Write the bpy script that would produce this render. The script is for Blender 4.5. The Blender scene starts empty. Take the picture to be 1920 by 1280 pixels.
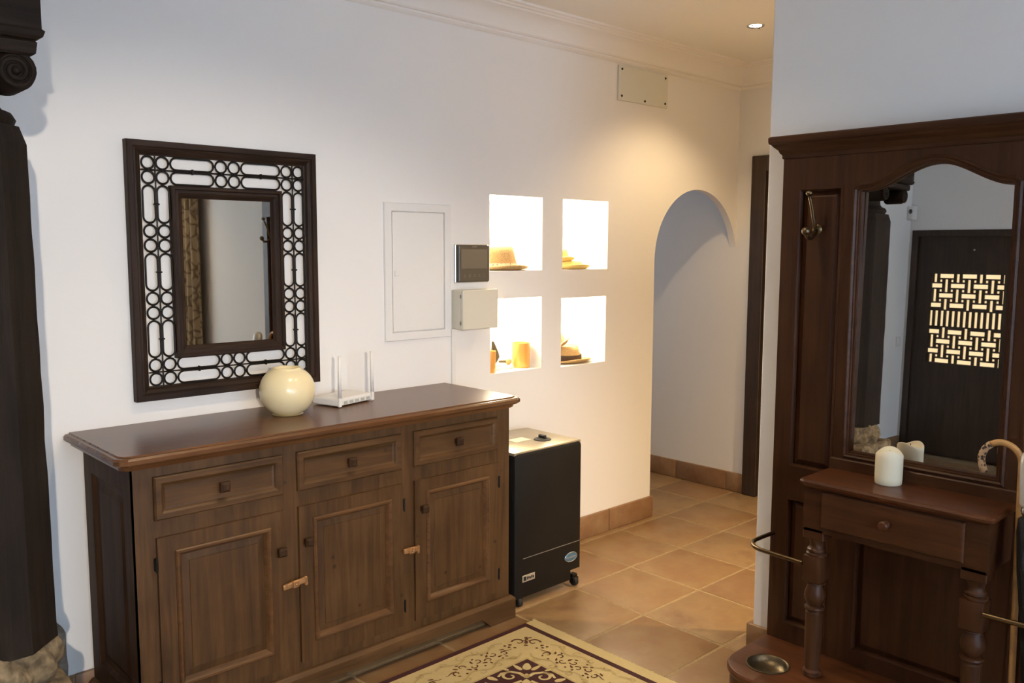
import bpy, bmesh, math, random
from mathutils import Vector, Matrix
from mathutils.geometry import tessellate_polygon
random.seed(7)
PI = math.pi
sc = bpy.context.scene
C = sc.collection

# ------------------------------------------------------------------ camera, world, light, exposure
FOC, PITCH, YAW, ROLL = 1621.9, math.radians(6.1587), math.radians(46.8079), math.radians(0.1829)
EYE = Vector((0, 0, 1.55))
fw = Vector((math.cos(PITCH)*math.cos(YAW), math.cos(PITCH)*math.sin(YAW), -math.sin(PITCH)))
rt = Vector((math.sin(YAW), -math.cos(YAW), 0)); up = rt.cross(fw)
rt2 = math.cos(ROLL)*rt + math.sin(ROLL)*up; up2 = -math.sin(ROLL)*rt + math.cos(ROLL)*up
cam = bpy.data.cameras.new('camera'); cam.sensor_width = 36; cam.lens = FOC/1920*36; cam.clip_start = 0.05
camo = bpy.data.objects.new('camera', cam); C.objects.link(camo)
mw = Matrix((rt2, up2, -fw)).transposed().to_4x4(); mw.translation = EYE
camo.matrix_world = mw
sc.camera = camo

w = bpy.data.worlds.new('world'); sc.world = w; w.use_nodes = True
w.node_tree.nodes['Background'].inputs[0].default_value = (0.62, 0.76, 1.0, 1)
w.node_tree.nodes['Background'].inputs[1].default_value = 0.6

vs = sc.view_settings
vs.view_transform = 'Standard'; vs.look = 'None'; vs.exposure = 0.64; vs.gamma = 1.0; vs.use_curve_mapping = False

DAY_W = 76            # daylight through the patio window behind the camera
SPOT_W = 30           # base power of a ceiling downlight
NICHE_W = 6.0
ADDED_SPOT = 11.5  # power factor of the added stand-in spotlight on the back wall
WARM = (1.0, 0.72, 0.40); NEUT = (1.0, 0.87, 0.72); BLUE = (0.62, 0.78, 1.0)
dl = bpy.data.lights.new('patio_daylight', 'AREA'); dl.shape = 'RECTANGLE'; dl.size = 2.5; dl.size_y = 1.7
dl.energy = DAY_W; dl.color = BLUE
dlo = bpy.data.objects.new('patio_daylight', dl); C.objects.link(dlo)
dlo.location = (0.8, -2.66, 1.45); dlo.rotation_euler = (math.radians(90), 0, 0)   # faces +Y, into the room

pl = bpy.data.lights.new('passage_daylight', 'AREA'); pl.shape = 'RECTANGLE'; pl.size = .8; pl.size_y = 1.1
pl.energy = 4; pl.color = BLUE
plo = bpy.data.objects.new('passage_daylight', pl); C.objects.link(plo)
plo.location = (4.175, 5.12, 1.5); plo.rotation_euler = (math.radians(-90), 0, 0)   # faces -Y, through the passage window

# ------------------------------------------------------------------ dimensions
WA = 3.03      # wall_left plane (Y)
WB = 2.86      # wall_right plane (X), holds the hall stand
WBE = 1.69     # where that wall ends (Y)
WC = 4.77      # far wall (X)
WD = -1.72     # door wall (X)
WE = -2.60     # back wall (Y)
YP = 5.0       # end of the passage behind the arch
ZC = 2.645     # ceiling

# ------------------------------------------------------------------ materials
MATS = {}
def nt_new(name):
    m = bpy.data.materials.new(name); m.use_nodes = True; MATS[name] = m
    nt = m.node_tree; b = nt.nodes['Principled BSDF']
    return m, nt, b
def N(nt, kind, **kw):
    n = nt.nodes.new(kind)
    for k, v in kw.items(): setattr(n, k, v)
    return n
def plain(name, col, rough=.5, metal=0., bump=0., bscale=60, emit=None, estr=0., spec=None, coat=0., var=0., sss=0.):
    m, nt, b = nt_new(name)
    b.inputs['Roughness'].default_value = rough; b.inputs['Metallic'].default_value = metal
    b.inputs['Base Color'].default_value = (*col, 1)
    if spec is not None: b.inputs['Specular IOR Level'].default_value = spec
    if coat: b.inputs['Coat Weight'].default_value = coat; b.inputs['Coat Roughness'].default_value = .12
    if sss:
        b.inputs['Subsurface Weight'].default_value = sss; b.inputs['Subsurface Radius'].default_value = (.03, .02, .01)
        b.inputs['Subsurface Scale'].default_value = .6
    if emit: b.inputs['Emission Color'].default_value = (*emit, 1); b.inputs['Emission Strength'].default_value = estr
    if bump or var:
        tc = N(nt, 'ShaderNodeTexCoord'); no = N(nt, 'ShaderNodeTexNoise'); no.inputs['Scale'].default_value = bscale; no.inputs['Detail'].default_value = 5
        nt.links.new(tc.outputs['Object'], no.inputs['Vector'])
        if bump:
            bp = N(nt, 'ShaderNodeBump'); bp.inputs['Strength'].default_value = bump; bp.inputs['Distance'].default_value = .01
            nt.links.new(no.outputs['Fac'], bp.inputs['Height']); nt.links.new(bp.outputs['Normal'], b.inputs['Normal'])
        if var:
            r = N(nt, 'ShaderNodeValToRGB'); e = r.color_ramp.elements
            e[0].color = (*[c*(1-var) for c in col], 1); e[1].color = (*[min(1, c*(1+var)) for c in col], 1); e[0].position = .3; e[1].position = .7
            nt.links.new(no.outputs['Fac'], r.inputs['Fac']); nt.links.new(r.outputs['Color'], b.inputs['Base Color'])
    return m
def wood(name, dark, light, axis='z', rough=.35, coat=0., gs=1., worn=None, bump=.15, spec=None, streak=0.):
    """grain stretched along an axis, object coordinates; worn = paler colour rubbed into convex edges"""
    m, nt, b = nt_new(name)
    tc = N(nt, 'ShaderNodeTexCoord'); mp = N(nt, 'ShaderNodeMapping')
    s = {'x': (2.2, 38, 38), 'y': (38, 2.2, 38), 'z': (38, 38, 2.2)}[axis]
    mp.inputs['Scale'].default_value = tuple(v*gs for v in s)
    nt.links.new(tc.outputs['Object'], mp.inputs['Vector'])
    no = N(nt, 'ShaderNodeTexNoise'); no.inputs['Scale'].default_value = 1.0; no.inputs['Detail'].default_value = 7; no.inputs['Roughness'].default_value = .62; no.inputs['Distortion'].default_value = .6
    nt.links.new(mp.outputs['Vector'], no.inputs['Vector'])
    n2 = N(nt, 'ShaderNodeTexNoise'); n2.inputs['Scale'].default_value = 5.5; n2.inputs['Detail'].default_value = 3
    nt.links.new(tc.outputs['Object'], n2.inputs['Vector'])
    r = N(nt, 'ShaderNodeValToRGB'); e = r.color_ramp.elements
    e[0].position = .34; e[1].position = .72; e[0].color = (*dark, 1); e[1].color = (*light, 1)
    nt.links.new(no.outputs['Fac'], r.inputs['Fac'])
    mx = N(nt, 'ShaderNodeMixRGB', blend_type='MULTIPLY'); mx.inputs['Fac'].default_value = .55
    r2 = N(nt, 'ShaderNodeValToRGB'); r2.color_ramp.elements[0].color = (.55, .5, .47, 1); r2.color_ramp.elements[1].color = (1.15, 1.1, 1.05, 1)
    r2.color_ramp.elements[0].position = .3; r2.color_ramp.elements[1].position = .7
    nt.links.new(n2.outputs['Fac'], r2.inputs['Fac'])
    nt.links.new(r.outputs['Color'], mx.inputs['Color1']); nt.links.new(r2.outputs['Color'], mx.inputs['Color2'])
    out = mx.outputs['Color']
    if worn:
        g = N(nt, 'ShaderNodeNewGeometry'); rp = N(nt, 'ShaderNodeValToRGB'); rp.color_ramp.elements[0].position = .53; rp.color_ramp.elements[1].position = .60
        nt.links.new(g.outputs['Pointiness'], rp.inputs['Fac'])
        n3 = N(nt, 'ShaderNodeTexNoise'); n3.inputs['Scale'].default_value = 14; nt.links.new(tc.outputs['Object'], n3.inputs['Vector'])
        rr = N(nt, 'ShaderNodeValToRGB'); rr.color_ramp.elements[0].position = .42; rr.color_ramp.elements[1].position = .6
        nt.links.new(n3.outputs['Fac'], rr.inputs['Fac'])
        mu = N(nt, 'ShaderNodeMath', operation='MULTIPLY'); nt.links.new(rp.outputs['Color'], mu.inputs[0]); nt.links.new(rr.outputs['Color'], mu.inputs[1])
        m3 = N(nt, 'ShaderNodeMixRGB'); nt.links.new(mu.outputs[0], m3.inputs['Fac']); nt.links.new(out, m3.inputs['Color1']); m3.inputs['Color2'].default_value = (*worn, 1)
        out = m3.outputs['Color']
    if streak:
        mq = N(nt, 'ShaderNodeMapping'); mq.inputs['Scale'].default_value = {'x': (2.4, 15, 24), 'y': (15, 2.4, 24), 'z': (15, 15, 2.4)}[axis]
        nt.links.new(tc.outputs['Object'], mq.inputs['Vector'])
        nq = N(nt, 'ShaderNodeTexNoise'); nq.inputs['Scale'].default_value = 1.; nq.inputs['Detail'].default_value = 2; nt.links.new(mq.outputs['Vector'], nq.inputs['Vector'])
        rq = N(nt, 'ShaderNodeValToRGB'); rq.color_ramp.elements[0].position = .70; rq.color_ramp.elements[1].position = .78; nt.links.new(nq.outputs['Fac'], rq.inputs['Fac'])
        vq = N(nt, 'ShaderNodeTexVoronoi'); vq.inputs['Scale'].default_value = 9; nt.links.new(tc.outputs['Object'], vq.inputs['Vector'])
        rv = N(nt, 'ShaderNodeValToRGB'); rv.color_ramp.elements[0].position = .04; rv.color_ramp.elements[0].color = (1, 1, 1, 1); rv.color_ramp.elements[1].position = .09; rv.color_ramp.elements[1].color = (0, 0, 0, 1); nt.links.new(vq.outputs['Distance'], rv.inputs['Fac'])
        mm = N(nt, 'ShaderNodeMath', operation='MAXIMUM'); nt.links.new(rq.outputs['Color'], mm.inputs[0]); nt.links.new(rv.outputs['Color'], mm.inputs[1])
        ms = N(nt, 'ShaderNodeMath', operation='MULTIPLY'); ms.inputs[1].default_value = streak; nt.links.new(mm.outputs[0], ms.inputs[0])
        m4 = N(nt, 'ShaderNodeMixRGB'); nt.links.new(ms.outputs[0], m4.inputs['Fac']); nt.links.new(out, m4.inputs['Color1']); m4.inputs['Color2'].default_value = (*[c*.35 for c in dark], 1)
        out = m4.outputs['Color']
    nt.links.new(out, b.inputs['Base Color'])
    b.inputs['Roughness'].default_value = rough
    if spec is not None: b.inputs['Specular IOR Level'].default_value = spec
    if coat: b.inputs['Coat Weight'].default_value = coat; b.inputs['Coat Roughness'].default_value = .15
    bp = N(nt, 'ShaderNodeBump'); bp.inputs['Strength'].default_value = bump; bp.inputs['Distance'].default_value = .003
    nt.links.new(no.outputs['Fac'], bp.inputs['Height']); nt.links.new(bp.outputs['Normal'], b.inputs['Normal'])
    return m
def terracotta(name, tones, sc1=7, rough=.42):
    m, nt, b = nt_new(name)
    oi = N(nt, 'ShaderNodeObjectInfo'); tc = N(nt, 'ShaderNodeTexCoord'); g = N(nt, 'ShaderNodeNewGeometry')
    r = N(nt, 'ShaderNodeValToRGB'); r.color_ramp.interpolation = 'LINEAR'
    el = r.color_ramp.elements
    el[0].position = 0; el[0].color = (*tones[0], 1); el[1].position = 1; el[1].color = (*tones[-1], 1)
    for i, t in enumerate(tones[1:-1]):
        e = el.new((i+1)/(len(tones)-1)); e.color = (*t, 1)
    no = N(nt, 'ShaderNodeTexNoise'); no.inputs['Scale'].default_value = sc1; no.inputs['Detail'].default_value = 6; no.inputs['Roughness'].default_value = .6
    nt.links.new(g.outputs['Position'], no.inputs['Vector'])
    ad = N(nt, 'ShaderNodeMath', operation='MULTIPLY_ADD'); ad.inputs[1].default_value = .22; nt.links.new(oi.outputs['Random'], ad.inputs[0])
    m2 = N(nt, 'ShaderNodeMath', operation='MULTIPLY'); m2.inputs[1].default_value = .80; nt.links.new(no.outputs['Fac'], m2.inputs[0]); nt.links.new(m2.outputs[0], ad.inputs[2])
    nt.links.new(ad.outputs[0], r.inputs['Fac'])
    n2 = N(nt, 'ShaderNodeTexNoise'); n2.inputs['Scale'].default_value = 30; n2.inputs['Detail'].default_value = 4; nt.links.new(g.outputs['Position'], n2.inputs['Vector'])
    mx = N(nt, 'ShaderNodeMixRGB', blend_type='MULTIPLY'); mx.inputs['Fac'].default_value = .3
    nt.links.new(r.outputs['Color'], mx.inputs['Color1']); nt.links.new(n2.outputs['Fac'], mx.inputs['Color2'])
    nt.links.new(mx.outputs['Color'], b.inputs['Base Color'])
    rr = N(nt, 'ShaderNodeMapRange'); rr.inputs['To Min'].default_value = rough-.12; rr.inputs['To Max'].default_value = rough+.15
    nt.links.new(n2.outputs['Fac'], rr.inputs['Value']); nt.links.new(rr.outputs[0], b.inputs['Roughness'])
    bp = N(nt, 'ShaderNodeBump'); bp.inputs['Strength'].default_value = .18; bp.inputs['Distance'].default_value = .01
    nt.links.new(no.outputs['Fac'], bp.inputs['Height']); nt.links.new(bp.outputs['Normal'], b.inputs['Normal'])
    return m

plain('plaster', (.83, .815, .79), .9, bump=.06, bscale=9)
plain('ceiling_paint', (.87, .85, .81), .9)
plain('moulding_paint', (.86, .84, .80), .75)
plain('niche_paint', (.88, .87, .84), .9)
terracotta('tile', [(.19, .105, .05), (.31, .195, .09), (.28, .152, .068), (.33, .21, .10), (.21, .11, .056), (.295, .172, .08)])
terracotta('skirting_tile', [(.33, .185, .09), (.27, .135, .065), (.37, .23, .12), (.23, .125, .068)], sc1=9)
plain('grout', (.30, .21, .108), .85, bump=.3, bscale=70, var=.2)
wood('sideboard_v', (.060, .0285, .0095), (.124, .063, .0225), 'z', .45, streak=.75, spec=.35)
wood('sideboard_h', (.060, .0285, .0095), (.124, .063, .0225), 'x', .45, streak=.5, spec=.35)
wood('sideboard_top', (.085, .034, .012), (.165, .074, .027), 'x', .27, spec=.42)
wood('sideboard_mould', (.075, .033, .011), (.155, .075, .027), 'x', .42, spec=.4)
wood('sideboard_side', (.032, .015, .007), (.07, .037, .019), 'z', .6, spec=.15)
wood('mahogany_v', (.044, .0165, .0066), (.080, .031, .0125), 'z', .42, coat=.0, spec=.25, bump=.06)
wood('mahogany_h', (.044, .0165, .0066), (.084, .0325, .013), 'x', .40, coat=.0, spec=.25, bump=.06)
wood('mahogany_drawer', (.056, .020, .0076), (.102, .038, .015), 'x', .38, spec=.3)
wood('mahogany_shelf', (.062, .020, .007), (.125, .042, .015), 'x', .36, coat=.0, spec=.3, bump=.05)
wood('mirror_frame_v', (.015, .0085, .006), (.050, .028, .0175), 'z', .55, spec=.2)
wood('mirror_frame_h', (.015, .0085, .006), (.050, .028, .0175), 'x', .55, spec=.2)
wood('old_wood', (.008, .0052, .0035), (.022, .0135, .008), 'z', .75, bump=.6, spec=.2)
wood('old_wood_h', (.008, .0052, .0035), (.024, .0145, .009), 'x', .75, bump=.6, spec=.2)
wood('dark_door', (.022, .013, .009), (.06, .036, .023), 'z', .5)
plain('iron', (.012, .010, .009), .5, .6)
plain('black_iron', (.008, .007, .006), .5, .4)
plain('brass', (.42, .27, .12), .32, 1., bump=.05)
plain('old_bronze', (.16, .115, .065), .35, 1., bump=.08)
plain('dish_metal', (.13, .10, .06), .38, .9, var=.3, bscale=40)
plain('latch_metal', (.42, .22, .09), .45, .6, var=.35, bscale=80)
plain('silvered_glass', (.66, .60, .50), .015, 1.)
plain('stand_glass', (.76, .73, .68), .01, 1.)
plain('stone', (.17, .125, .07), .95, bump=1., bscale=34, var=.6)
plain('grey_stone', (.21, .18, .14), .95, bump=.7, bscale=40, var=.3)
plain('white_plastic', (.78, .77, .74), .38)
plain('cream_metal', (.66, .63, .53), .45)
plain('white_metal', (.78, .775, .755), .5)
plain('grey_plate', (.70, .70, .62), .6)
plain('screen_black', (.055, .047, .037), .22)
plain('screen_glass', (.115, .098, .075), .12)
plain('grey_mark', (.17, .15, .125), .4)
plain('silver', (.72, .72, .70), .22, 1.)
plain('satin_silver', (.62, .62, .61), .38, .35)
plain('black_enamel', (.007, .0065, .006), .5, spec=.25)
plain('heater_side', (.02, .02, .019), .5)
plain('bronze_top', (.36, .31, .22), .32, .55)
plain('port_grey', (.42, .42, .40), .5)
plain('rubber', (.01, .01, .01), .7)
plain('badge_blue', (.06, .13, .19), .5)
plain('label_silver', (.46, .42, .36), .35, .5)
plain('paper', (.85, .80, .62), .7)
plain('wax_cream', (.80, .69, .42), .24, coat=.15, sss=.12)
plain('wax_white', (.83, .76, .56), .45, sss=.15)
plain('straw', (.62, .40, .17), .85, bump=.7, bscale=240, var=.25)
plain('pale_straw', (.85, .62, .22), .85, bump=.5, bscale=240, var=.2)
plain('straw_band', (.86, .80, .66), .8)
plain('dark_band', (.06, .035, .02), .8)
plain('amber', (.75, .36, .08), .3)
plain('dark_ornament', (.06, .045, .02), .6)
plain('black_cloth', (.006, .006, .007), .8, bump=.3, bscale=160)
plain('bamboo', (.52, .29, .10), .4, var=.2, bscale=30)
plain('rug_cream', (.60, .46, .21), .95, bump=.5, bscale=420, var=.12)
plain('rug_tan', (.50, .37, .155), .95, bump=.5, bscale=420)
plain('rug_red', (.055, .0115, .010), .95, bump=.5, bscale=420, var=.2)
plain('rug_brown', (.13, .055, .022), .95, bump=.5, bscale=420)
plain('lamp_lens', (1, 1, 1), .3, emit=(1., .86, .62), estr=30)
plain('lamp_lens_neutral', (1, 1, 1), .3, emit=(1., .93, .82), estr=30)
plain('chrome', (.6, .6, .58), .25, 1.)
plain('lit_frosted_pane', (.8, .72, .55), .5, emit=(1., .78, .45), estr=.8)
m, nt, b = nt_new('window_glass'); b.inputs['Transmission Weight'].default_value = 1; b.inputs['Roughness'].default_value = 0; b.inputs['IOR'].default_value = 1.02
# snakeskin wrap for the cane
m, nt, b = nt_new('rope_wrap'); tc = N(nt, 'ShaderNodeTexCoord'); v = N(nt, 'ShaderNodeTexVoronoi'); v.inputs['Scale'].default_value = 95
nt.links.new(tc.outputs['Object'], v.inputs['Vector']); r = N(nt, 'ShaderNodeValToRGB'); r.color_ramp.elements[0].color = (.04, .02, .012, 1); r.color_ramp.elements[1].color = (.55, .36, .2, 1); r.color_ramp.elements[0].position = .35; r.color_ramp.elements[1].position = .55
nt.links.new(v.outputs['Distance'], r.inputs['Fac']); nt.links.new(r.outputs['Color'], b.inputs['Base Color']); b.inputs['Roughness'].default_value = .6
# curtain with a net pattern
m, nt, b = nt_new('net_curtain'); tc = N(nt, 'ShaderNodeTexCoord'); mp = N(nt, 'ShaderNodeMapping'); mp.inputs['Scale'].default_value = (1, 9, 5)
v = N(nt, 'ShaderNodeTexVoronoi', feature='DISTANCE_TO_EDGE'); v.inputs['Scale'].default_value = 2.2
nt.links.new(tc.outputs['Object'], mp.inputs['Vector']); nt.links.new(mp.outputs['Vector'], v.inputs['Vector'])
r = N(nt, 'ShaderNodeValToRGB'); r.color_ramp.elements[0].color = (.17, .12, .07, 1); r.color_ramp.elements[1].color = (.42, .335, .22, 1); r.color_ramp.elements[0].position = .02; r.color_ramp.elements[1].position = .11
nt.links.new(v.outputs['Distance'], r.inputs['Fac']); nt.links.new(r.outputs['Color'], b.inputs['Base Color']); b.inputs['Roughness'].default_value = .9
# embossed band of the fedora
m, nt, b = nt_new('patterned_band'); tc = N(nt, 'ShaderNodeTexCoord'); v = N(nt, 'ShaderNodeTexVoronoi'); v.inputs['Scale'].default_value = 70
nt.links.new(tc.outputs['Object'], v.inputs['Vector']); r = N(nt, 'ShaderNodeValToRGB'); r.color_ramp.elements[0].color = (.18, .11, .07, 1); r.color_ramp.elements[1].color = (.85, .74, .56, 1); r.color_ramp.elements[0].position = .2; r.color_ramp.elements[1].position = .42
nt.links.new(v.outputs['Distance'], r.inputs['Fac']); nt.links.new(r.outputs['Color'], b.inputs['Base Color']); b.inputs['Roughness'].default_value = .8

# ------------------------------------------------------------------ object helpers
OFF = {}
def root_of(o):
    while o.parent: o = o.parent
    return o
def tag(o, label, cat, group=None):
    o['label'] = label; o['category'] = cat
    if group: o['group'] = group
    return o
def thing(name, label, cat, loc=(0, 0, 0), rotz=0, group=None):
    o = bpy.data.objects.new(name, None); C.objects.link(o); o.empty_display_size = .05
    o.location = loc; o.rotation_euler = (0, 0, rotz)
    OFF[o.name] = (Matrix.Translation(Vector(loc)) @ Matrix.Rotation(rotz, 4, 'Z')).inverted()
    return tag(o, label, cat, group)
def mesh_of(name, bm, mat, smooth=False, auto=None):
    bmesh.ops.remove_doubles(bm, verts=bm.verts, dist=1e-6)
    bmesh.ops.recalc_face_normals(bm, faces=bm.faces)
    me = bpy.data.meshes.new(name); bm.to_mesh(me); bm.free()
    me.materials.append(MATS[mat])
    if smooth:
        me.shade_smooth()
        if auto is not None: me.set_sharp_from_angle(angle=math.radians(auto))
    return me
def obj(name, bm, mat, parent=None, smooth=False, auto=None, local=False, kind=None, label=None, org=None):
    """bm in world coordinates (local=True: in the root's frame); parts carry an identity transform below their root"""
    if parent and not local:
        rn = root_of(parent).name
        if rn in OFF: bmesh.ops.transform(bm, matrix=OFF[rn], verts=bm.verts)
    if org is not None: bmesh.ops.translate(bm, vec=-Vector(org), verts=bm.verts)
    me = mesh_of(name, bm, mat, smooth, auto)
    o = bpy.data.objects.new(name, me); C.objects.link(o)
    if org is not None: o.location = org
    if parent: o.parent = parent
    if kind: o['kind'] = kind
    if label: o['label'] = label
    return o
def inst(name, me, parent, loc=(0, 0, 0), rot=(0, 0, 0), scale=(1, 1, 1)):
    o = bpy.data.objects.new(name, me); C.objects.link(o); o.parent = parent; o.location = loc; o.rotation_euler = rot; o.scale = scale
    return o
def struct(name, bm, mat, parent=None, **kw):
    o = obj(name, bm, mat, parent, **kw); o['kind'] = 'structure'; return o
def BM(): return bmesh.new()
def box(bm, x0, x1, y0, y1, z0, z1, bev=0., seg=1):
    t = bmesh.new(); bmesh.ops.create_cube(t, size=1)
    bmesh.ops.scale(t, vec=(abs(x1-x0), abs(y1-y0), abs(z1-z0)), verts=t.verts)
    bmesh.ops.translate(t, vec=((x0+x1)/2, (y0+y1)/2, (z0+z1)/2), verts=t.verts)
    if bev: bmesh.ops.bevel(t, geom=t.edges[:], offset=bev, segments=seg, affect='EDGES', profile=.5)
    me = bpy.data.meshes.new('t'); t.to_mesh(me); t.free(); bm.from_mesh(me); bpy.data.meshes.remove(me)
    return bm
def join(bm, other, mat=None):
    if mat is not None: bmesh.ops.transform(other, matrix=mat, verts=other.verts)
    me = bpy.data.meshes.new('t'); other.to_mesh(me); other.free(); bm.from_mesh(me); bpy.data.meshes.remove(me)
    return bm
def loft(bm, rings, cap0=True, cap1=True, closed=True):
    vs = [[bm.verts.new(p) for p in r] for r in rings]
    n = len(vs[0])
    for a, b in zip(vs, vs[1:]):
        for i in range(n if closed else n-1):
            j = (i+1) % n
            try: bm.faces.new((a[i], a[j], b[j], b[i]))
            except ValueError: pass
    if cap0: bm.faces.new(vs[0][::-1])
    if cap1: bm.faces.new(vs[-1])
    return bm
def ringframe(bm, x0, x1, z0, z1, prof, cap=False, cap0=False):
    """sweep a profile [(inset, y)] around an upright rectangle with mitred corners"""
    rings = [[(x0+d, y, z0+d), (x1-d, y, z0+d), (x1-d, y, z1-d), (x0+d, y, z1-d)] for d, y in prof]
    return loft(bm, rings, cap0, cap)
def rects(bm, lst):
    """stack of horizontal rectangles (x0,x1,y0,y1,z)"""
    return loft(bm, [[(a, c, z), (b_, c, z), (b_, d, z), (a, d, z)] for a, b_, c, d, z in lst])
def lathe(bm, prof, cx=0, cy=0, n=24, cap=True):
    rings = [[(cx+r*math.cos(2*PI*i/n), cy+r*math.sin(2*PI*i/n), z) for i in range(n)] for r, z in prof]
    return loft(bm, rings, cap, cap)
def tube(bm, pts, r, n=8, closed=False, cap=True):
    pts = [Vector(p) for p in pts]; k = len(pts); rings = []; prev = None
    rad = r if isinstance(r, (list, tuple)) else [r]*k
    for i in range(k):
        a = pts[(i-1) % k] if (closed or i > 0) else pts[i]
        c = pts[(i+1) % k] if (closed or i < k-1) else pts[i]
        t = (c-a).normalized()
        if prev is None:
            prev = t.orthogonal().normalized()
        prev = (prev - t*prev.dot(t)).normalized(); q = t.cross(prev)
        rings.append([pts[i] + (prev*math.cos(2*PI*j/n)+q*math.sin(2*PI*j/n))*rad[i] for j in range(n)])
    if closed: rings.append(rings[0])
    return loft(bm, rings, cap and not closed, cap and not closed)
def sphere(bm, c, r, n=12, sc_=(1, 1, 1)):
    t = bmesh.new(); bmesh.ops.create_uvsphere(t, u_segments=n, v_segments=max(6, n*2//3), radius=r)
    bmesh.ops.scale(t, vec=sc_, verts=t.verts); bmesh.ops.translate(t, vec=c, verts=t.verts)
    return join(bm, t)
def poly_prism(bm, loops, f, h0, h1, back=True):
    """loops: outer + holes of (u,v); f(u,v,h)->point; h0 front"""
    tri = tessellate_polygon([[Vector((u, v, 0)) for u, v in l] for l in loops])
    flat = [p for l in loops for p in l]
    A = [bm.verts.new(f(u, v, h0)) for u, v in flat]
    B = [bm.verts.new(f(u, v, h1)) for u, v in flat] if back else None
    for t in tri:
        try: bm.faces.new([A[i] for i in t])
        except ValueError: pass
        if back:
            try: bm.faces.new([B[i] for i in reversed(t)])
            except ValueError: pass
    if back:
        k = 0
        for l in loops:
            n = len(l)
            for i in range(n):
                a, c = k+i, k+(i+1) % n
                bm.faces.new((A[a], A[c], B[c], B[a]))
            k += n
    return bm
def rect_loop(x0, x1, z0, z1): return [(x0, z0), (x1, z0), (x1, z1), (x0, z1)]
def offset_poly(pts, d):
    """inward offset of a counter-clockwise polygon"""
    n = len(pts); out = []
    for i in range(n):
        p0, p1, p2 = Vector(pts[i-1]), Vector(pts[i]), Vector(pts[(i+1) % n])
        e1 = (p1-p0).normalized(); e2 = (p2-p1).normalized()
        n1 = Vector((-e1.y, e1.x)); n2 = Vector((-e2.y, e2.x)); m_ = (n1+n2)
        m_ = m_/max(.3, m_.length_squared/2) if m_.length > 1e-6 else n1
        out.append((p1.x+m_.x*d, p1.y+m_.y*d))
    return out
def copy_tree(o, parent=None, label=None):
    c = o.copy(); C.objects.link(c); c.parent = parent
    if label: c['label'] = label
    for ch in list(o.children): copy_tree(ch, c)
    return c

# ------------------------------------------------------------------ the shell
# left wall with four niches and the arch opening
NICHES = [(2.70, 3.047, 1.442, 1.797), (3.193, 3.54, 1.441, 1.796), (2.704, 3.045, .955, 1.311), (3.188, 3.532, .945, 1.297)]
ND = .27; TH = .045
AX, AR, AZ = 4.362, .415, 1.482
arch = [(AX-AR, 0), (AX-AR, AZ-.3)]
for i in range(0, 41):
    a = PI - PI*i/40
    x, z = AX+AR*math.cos(a), AZ+AR*math.sin(a)
    if x > WC-.002: break
    arch.append((x, z))
arch.append((WC, AZ+math.sqrt(max(0, AR**2-(WC-AX)**2))))
outer = [(WD, 0)] + arch + [(WC, ZC), (WD, ZC)]
bm = BM()
fA = lambda u, v, h: (u, h, v)
poly_prism(bm, [outer] + [rect_loop(*n) for n in NICHES], fA, WA, WA, back=False)
poly_prism(bm, [outer] + [rect_loop(*n) for n in NICHES], fA, WA+TH, WA+TH, back=False)
loft(bm, [[(x, WA, z) for x, z in arch], [(x, WA+TH, z) for x, z in arch]], False, False, closed=False)
struct('wall_left', bm, 'plaster')
bm = BM()
for x0, x1, z0, z1 in NICHES:
    loft(bm, [[(x0, WA, z0), (x1, WA, z0), (x1, WA, z1), (x0, WA, z1)], [(x0, WA+ND, z0), (x1, WA+ND, z0), (x1, WA+ND, z1), (x0, WA+ND, z1)]], False, True)
struct('wall_niches', bm, 'niche_paint')
# right wall (hall stand), a free end; cut for nothing else
bm = BM(); box(bm, WB, WB+.25, WE, WBE, 0, ZC, .006, 2); struct('wall_right', bm, 'plaster')
# far wall with a door opening
DY0, DY1, DZ = 1.93, 2.90, 2.10
bm = BM()
fC = lambda u, v, h: (h, u, v)
far = [(WE, 0), (DY0, 0), (DY0, DZ), (DY1, DZ), (DY1, 0), (YP, 0), (YP, ZC), (WE, ZC)]
poly_prism(bm, [far], fC, WC, WC+.2); struct('wall_far', bm, 'plaster')
PX0, PX1, PZ0, PZ1 = 3.75, 4.60, .9, 2.1
bm = BM(); poly_prism(bm, [rect_loop(WD-.15, WC+.2, 0, ZC), rect_loop(PX0, PX1, PZ0, PZ1)], fA, YP, YP+.15); struct('wall_passage_end', bm, 'plaster')
bm = BM(); ringframe(bm, PX0, PX1, PZ0, PZ1, [(0, YP+.05), (0, YP-.01), (.05, YP-.01), (.05, YP+.05), (0, YP+.05)]); w2 = struct('window_2', bm, 'white_metal')
bm = BM(); box(bm, PX0+.04, PX1-.04, YP+.03, YP+.034, PZ0+.04, PZ1-.04); obj('pane', bm, 'window_glass', w2)
bm = BM(); box(bm, 3.55, 3.65, WA+TH, YP, 0, ZC); struct('wall_passage_side', bm, 'plaster')
# wall with the lattice door
LY0, LY1, LZ = 2.10, 3.005, 1.85
bm = BM()
poly_prism(bm, [[(WE, 0), (LY0, 0), (LY0, LZ), (LY1, LZ), (LY1, 0), (WA+TH, 0), (WA+TH, ZC), (WE, ZC)]], fC, WD, WD-.22); struct('wall_entrance', bm, 'plaster')
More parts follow.
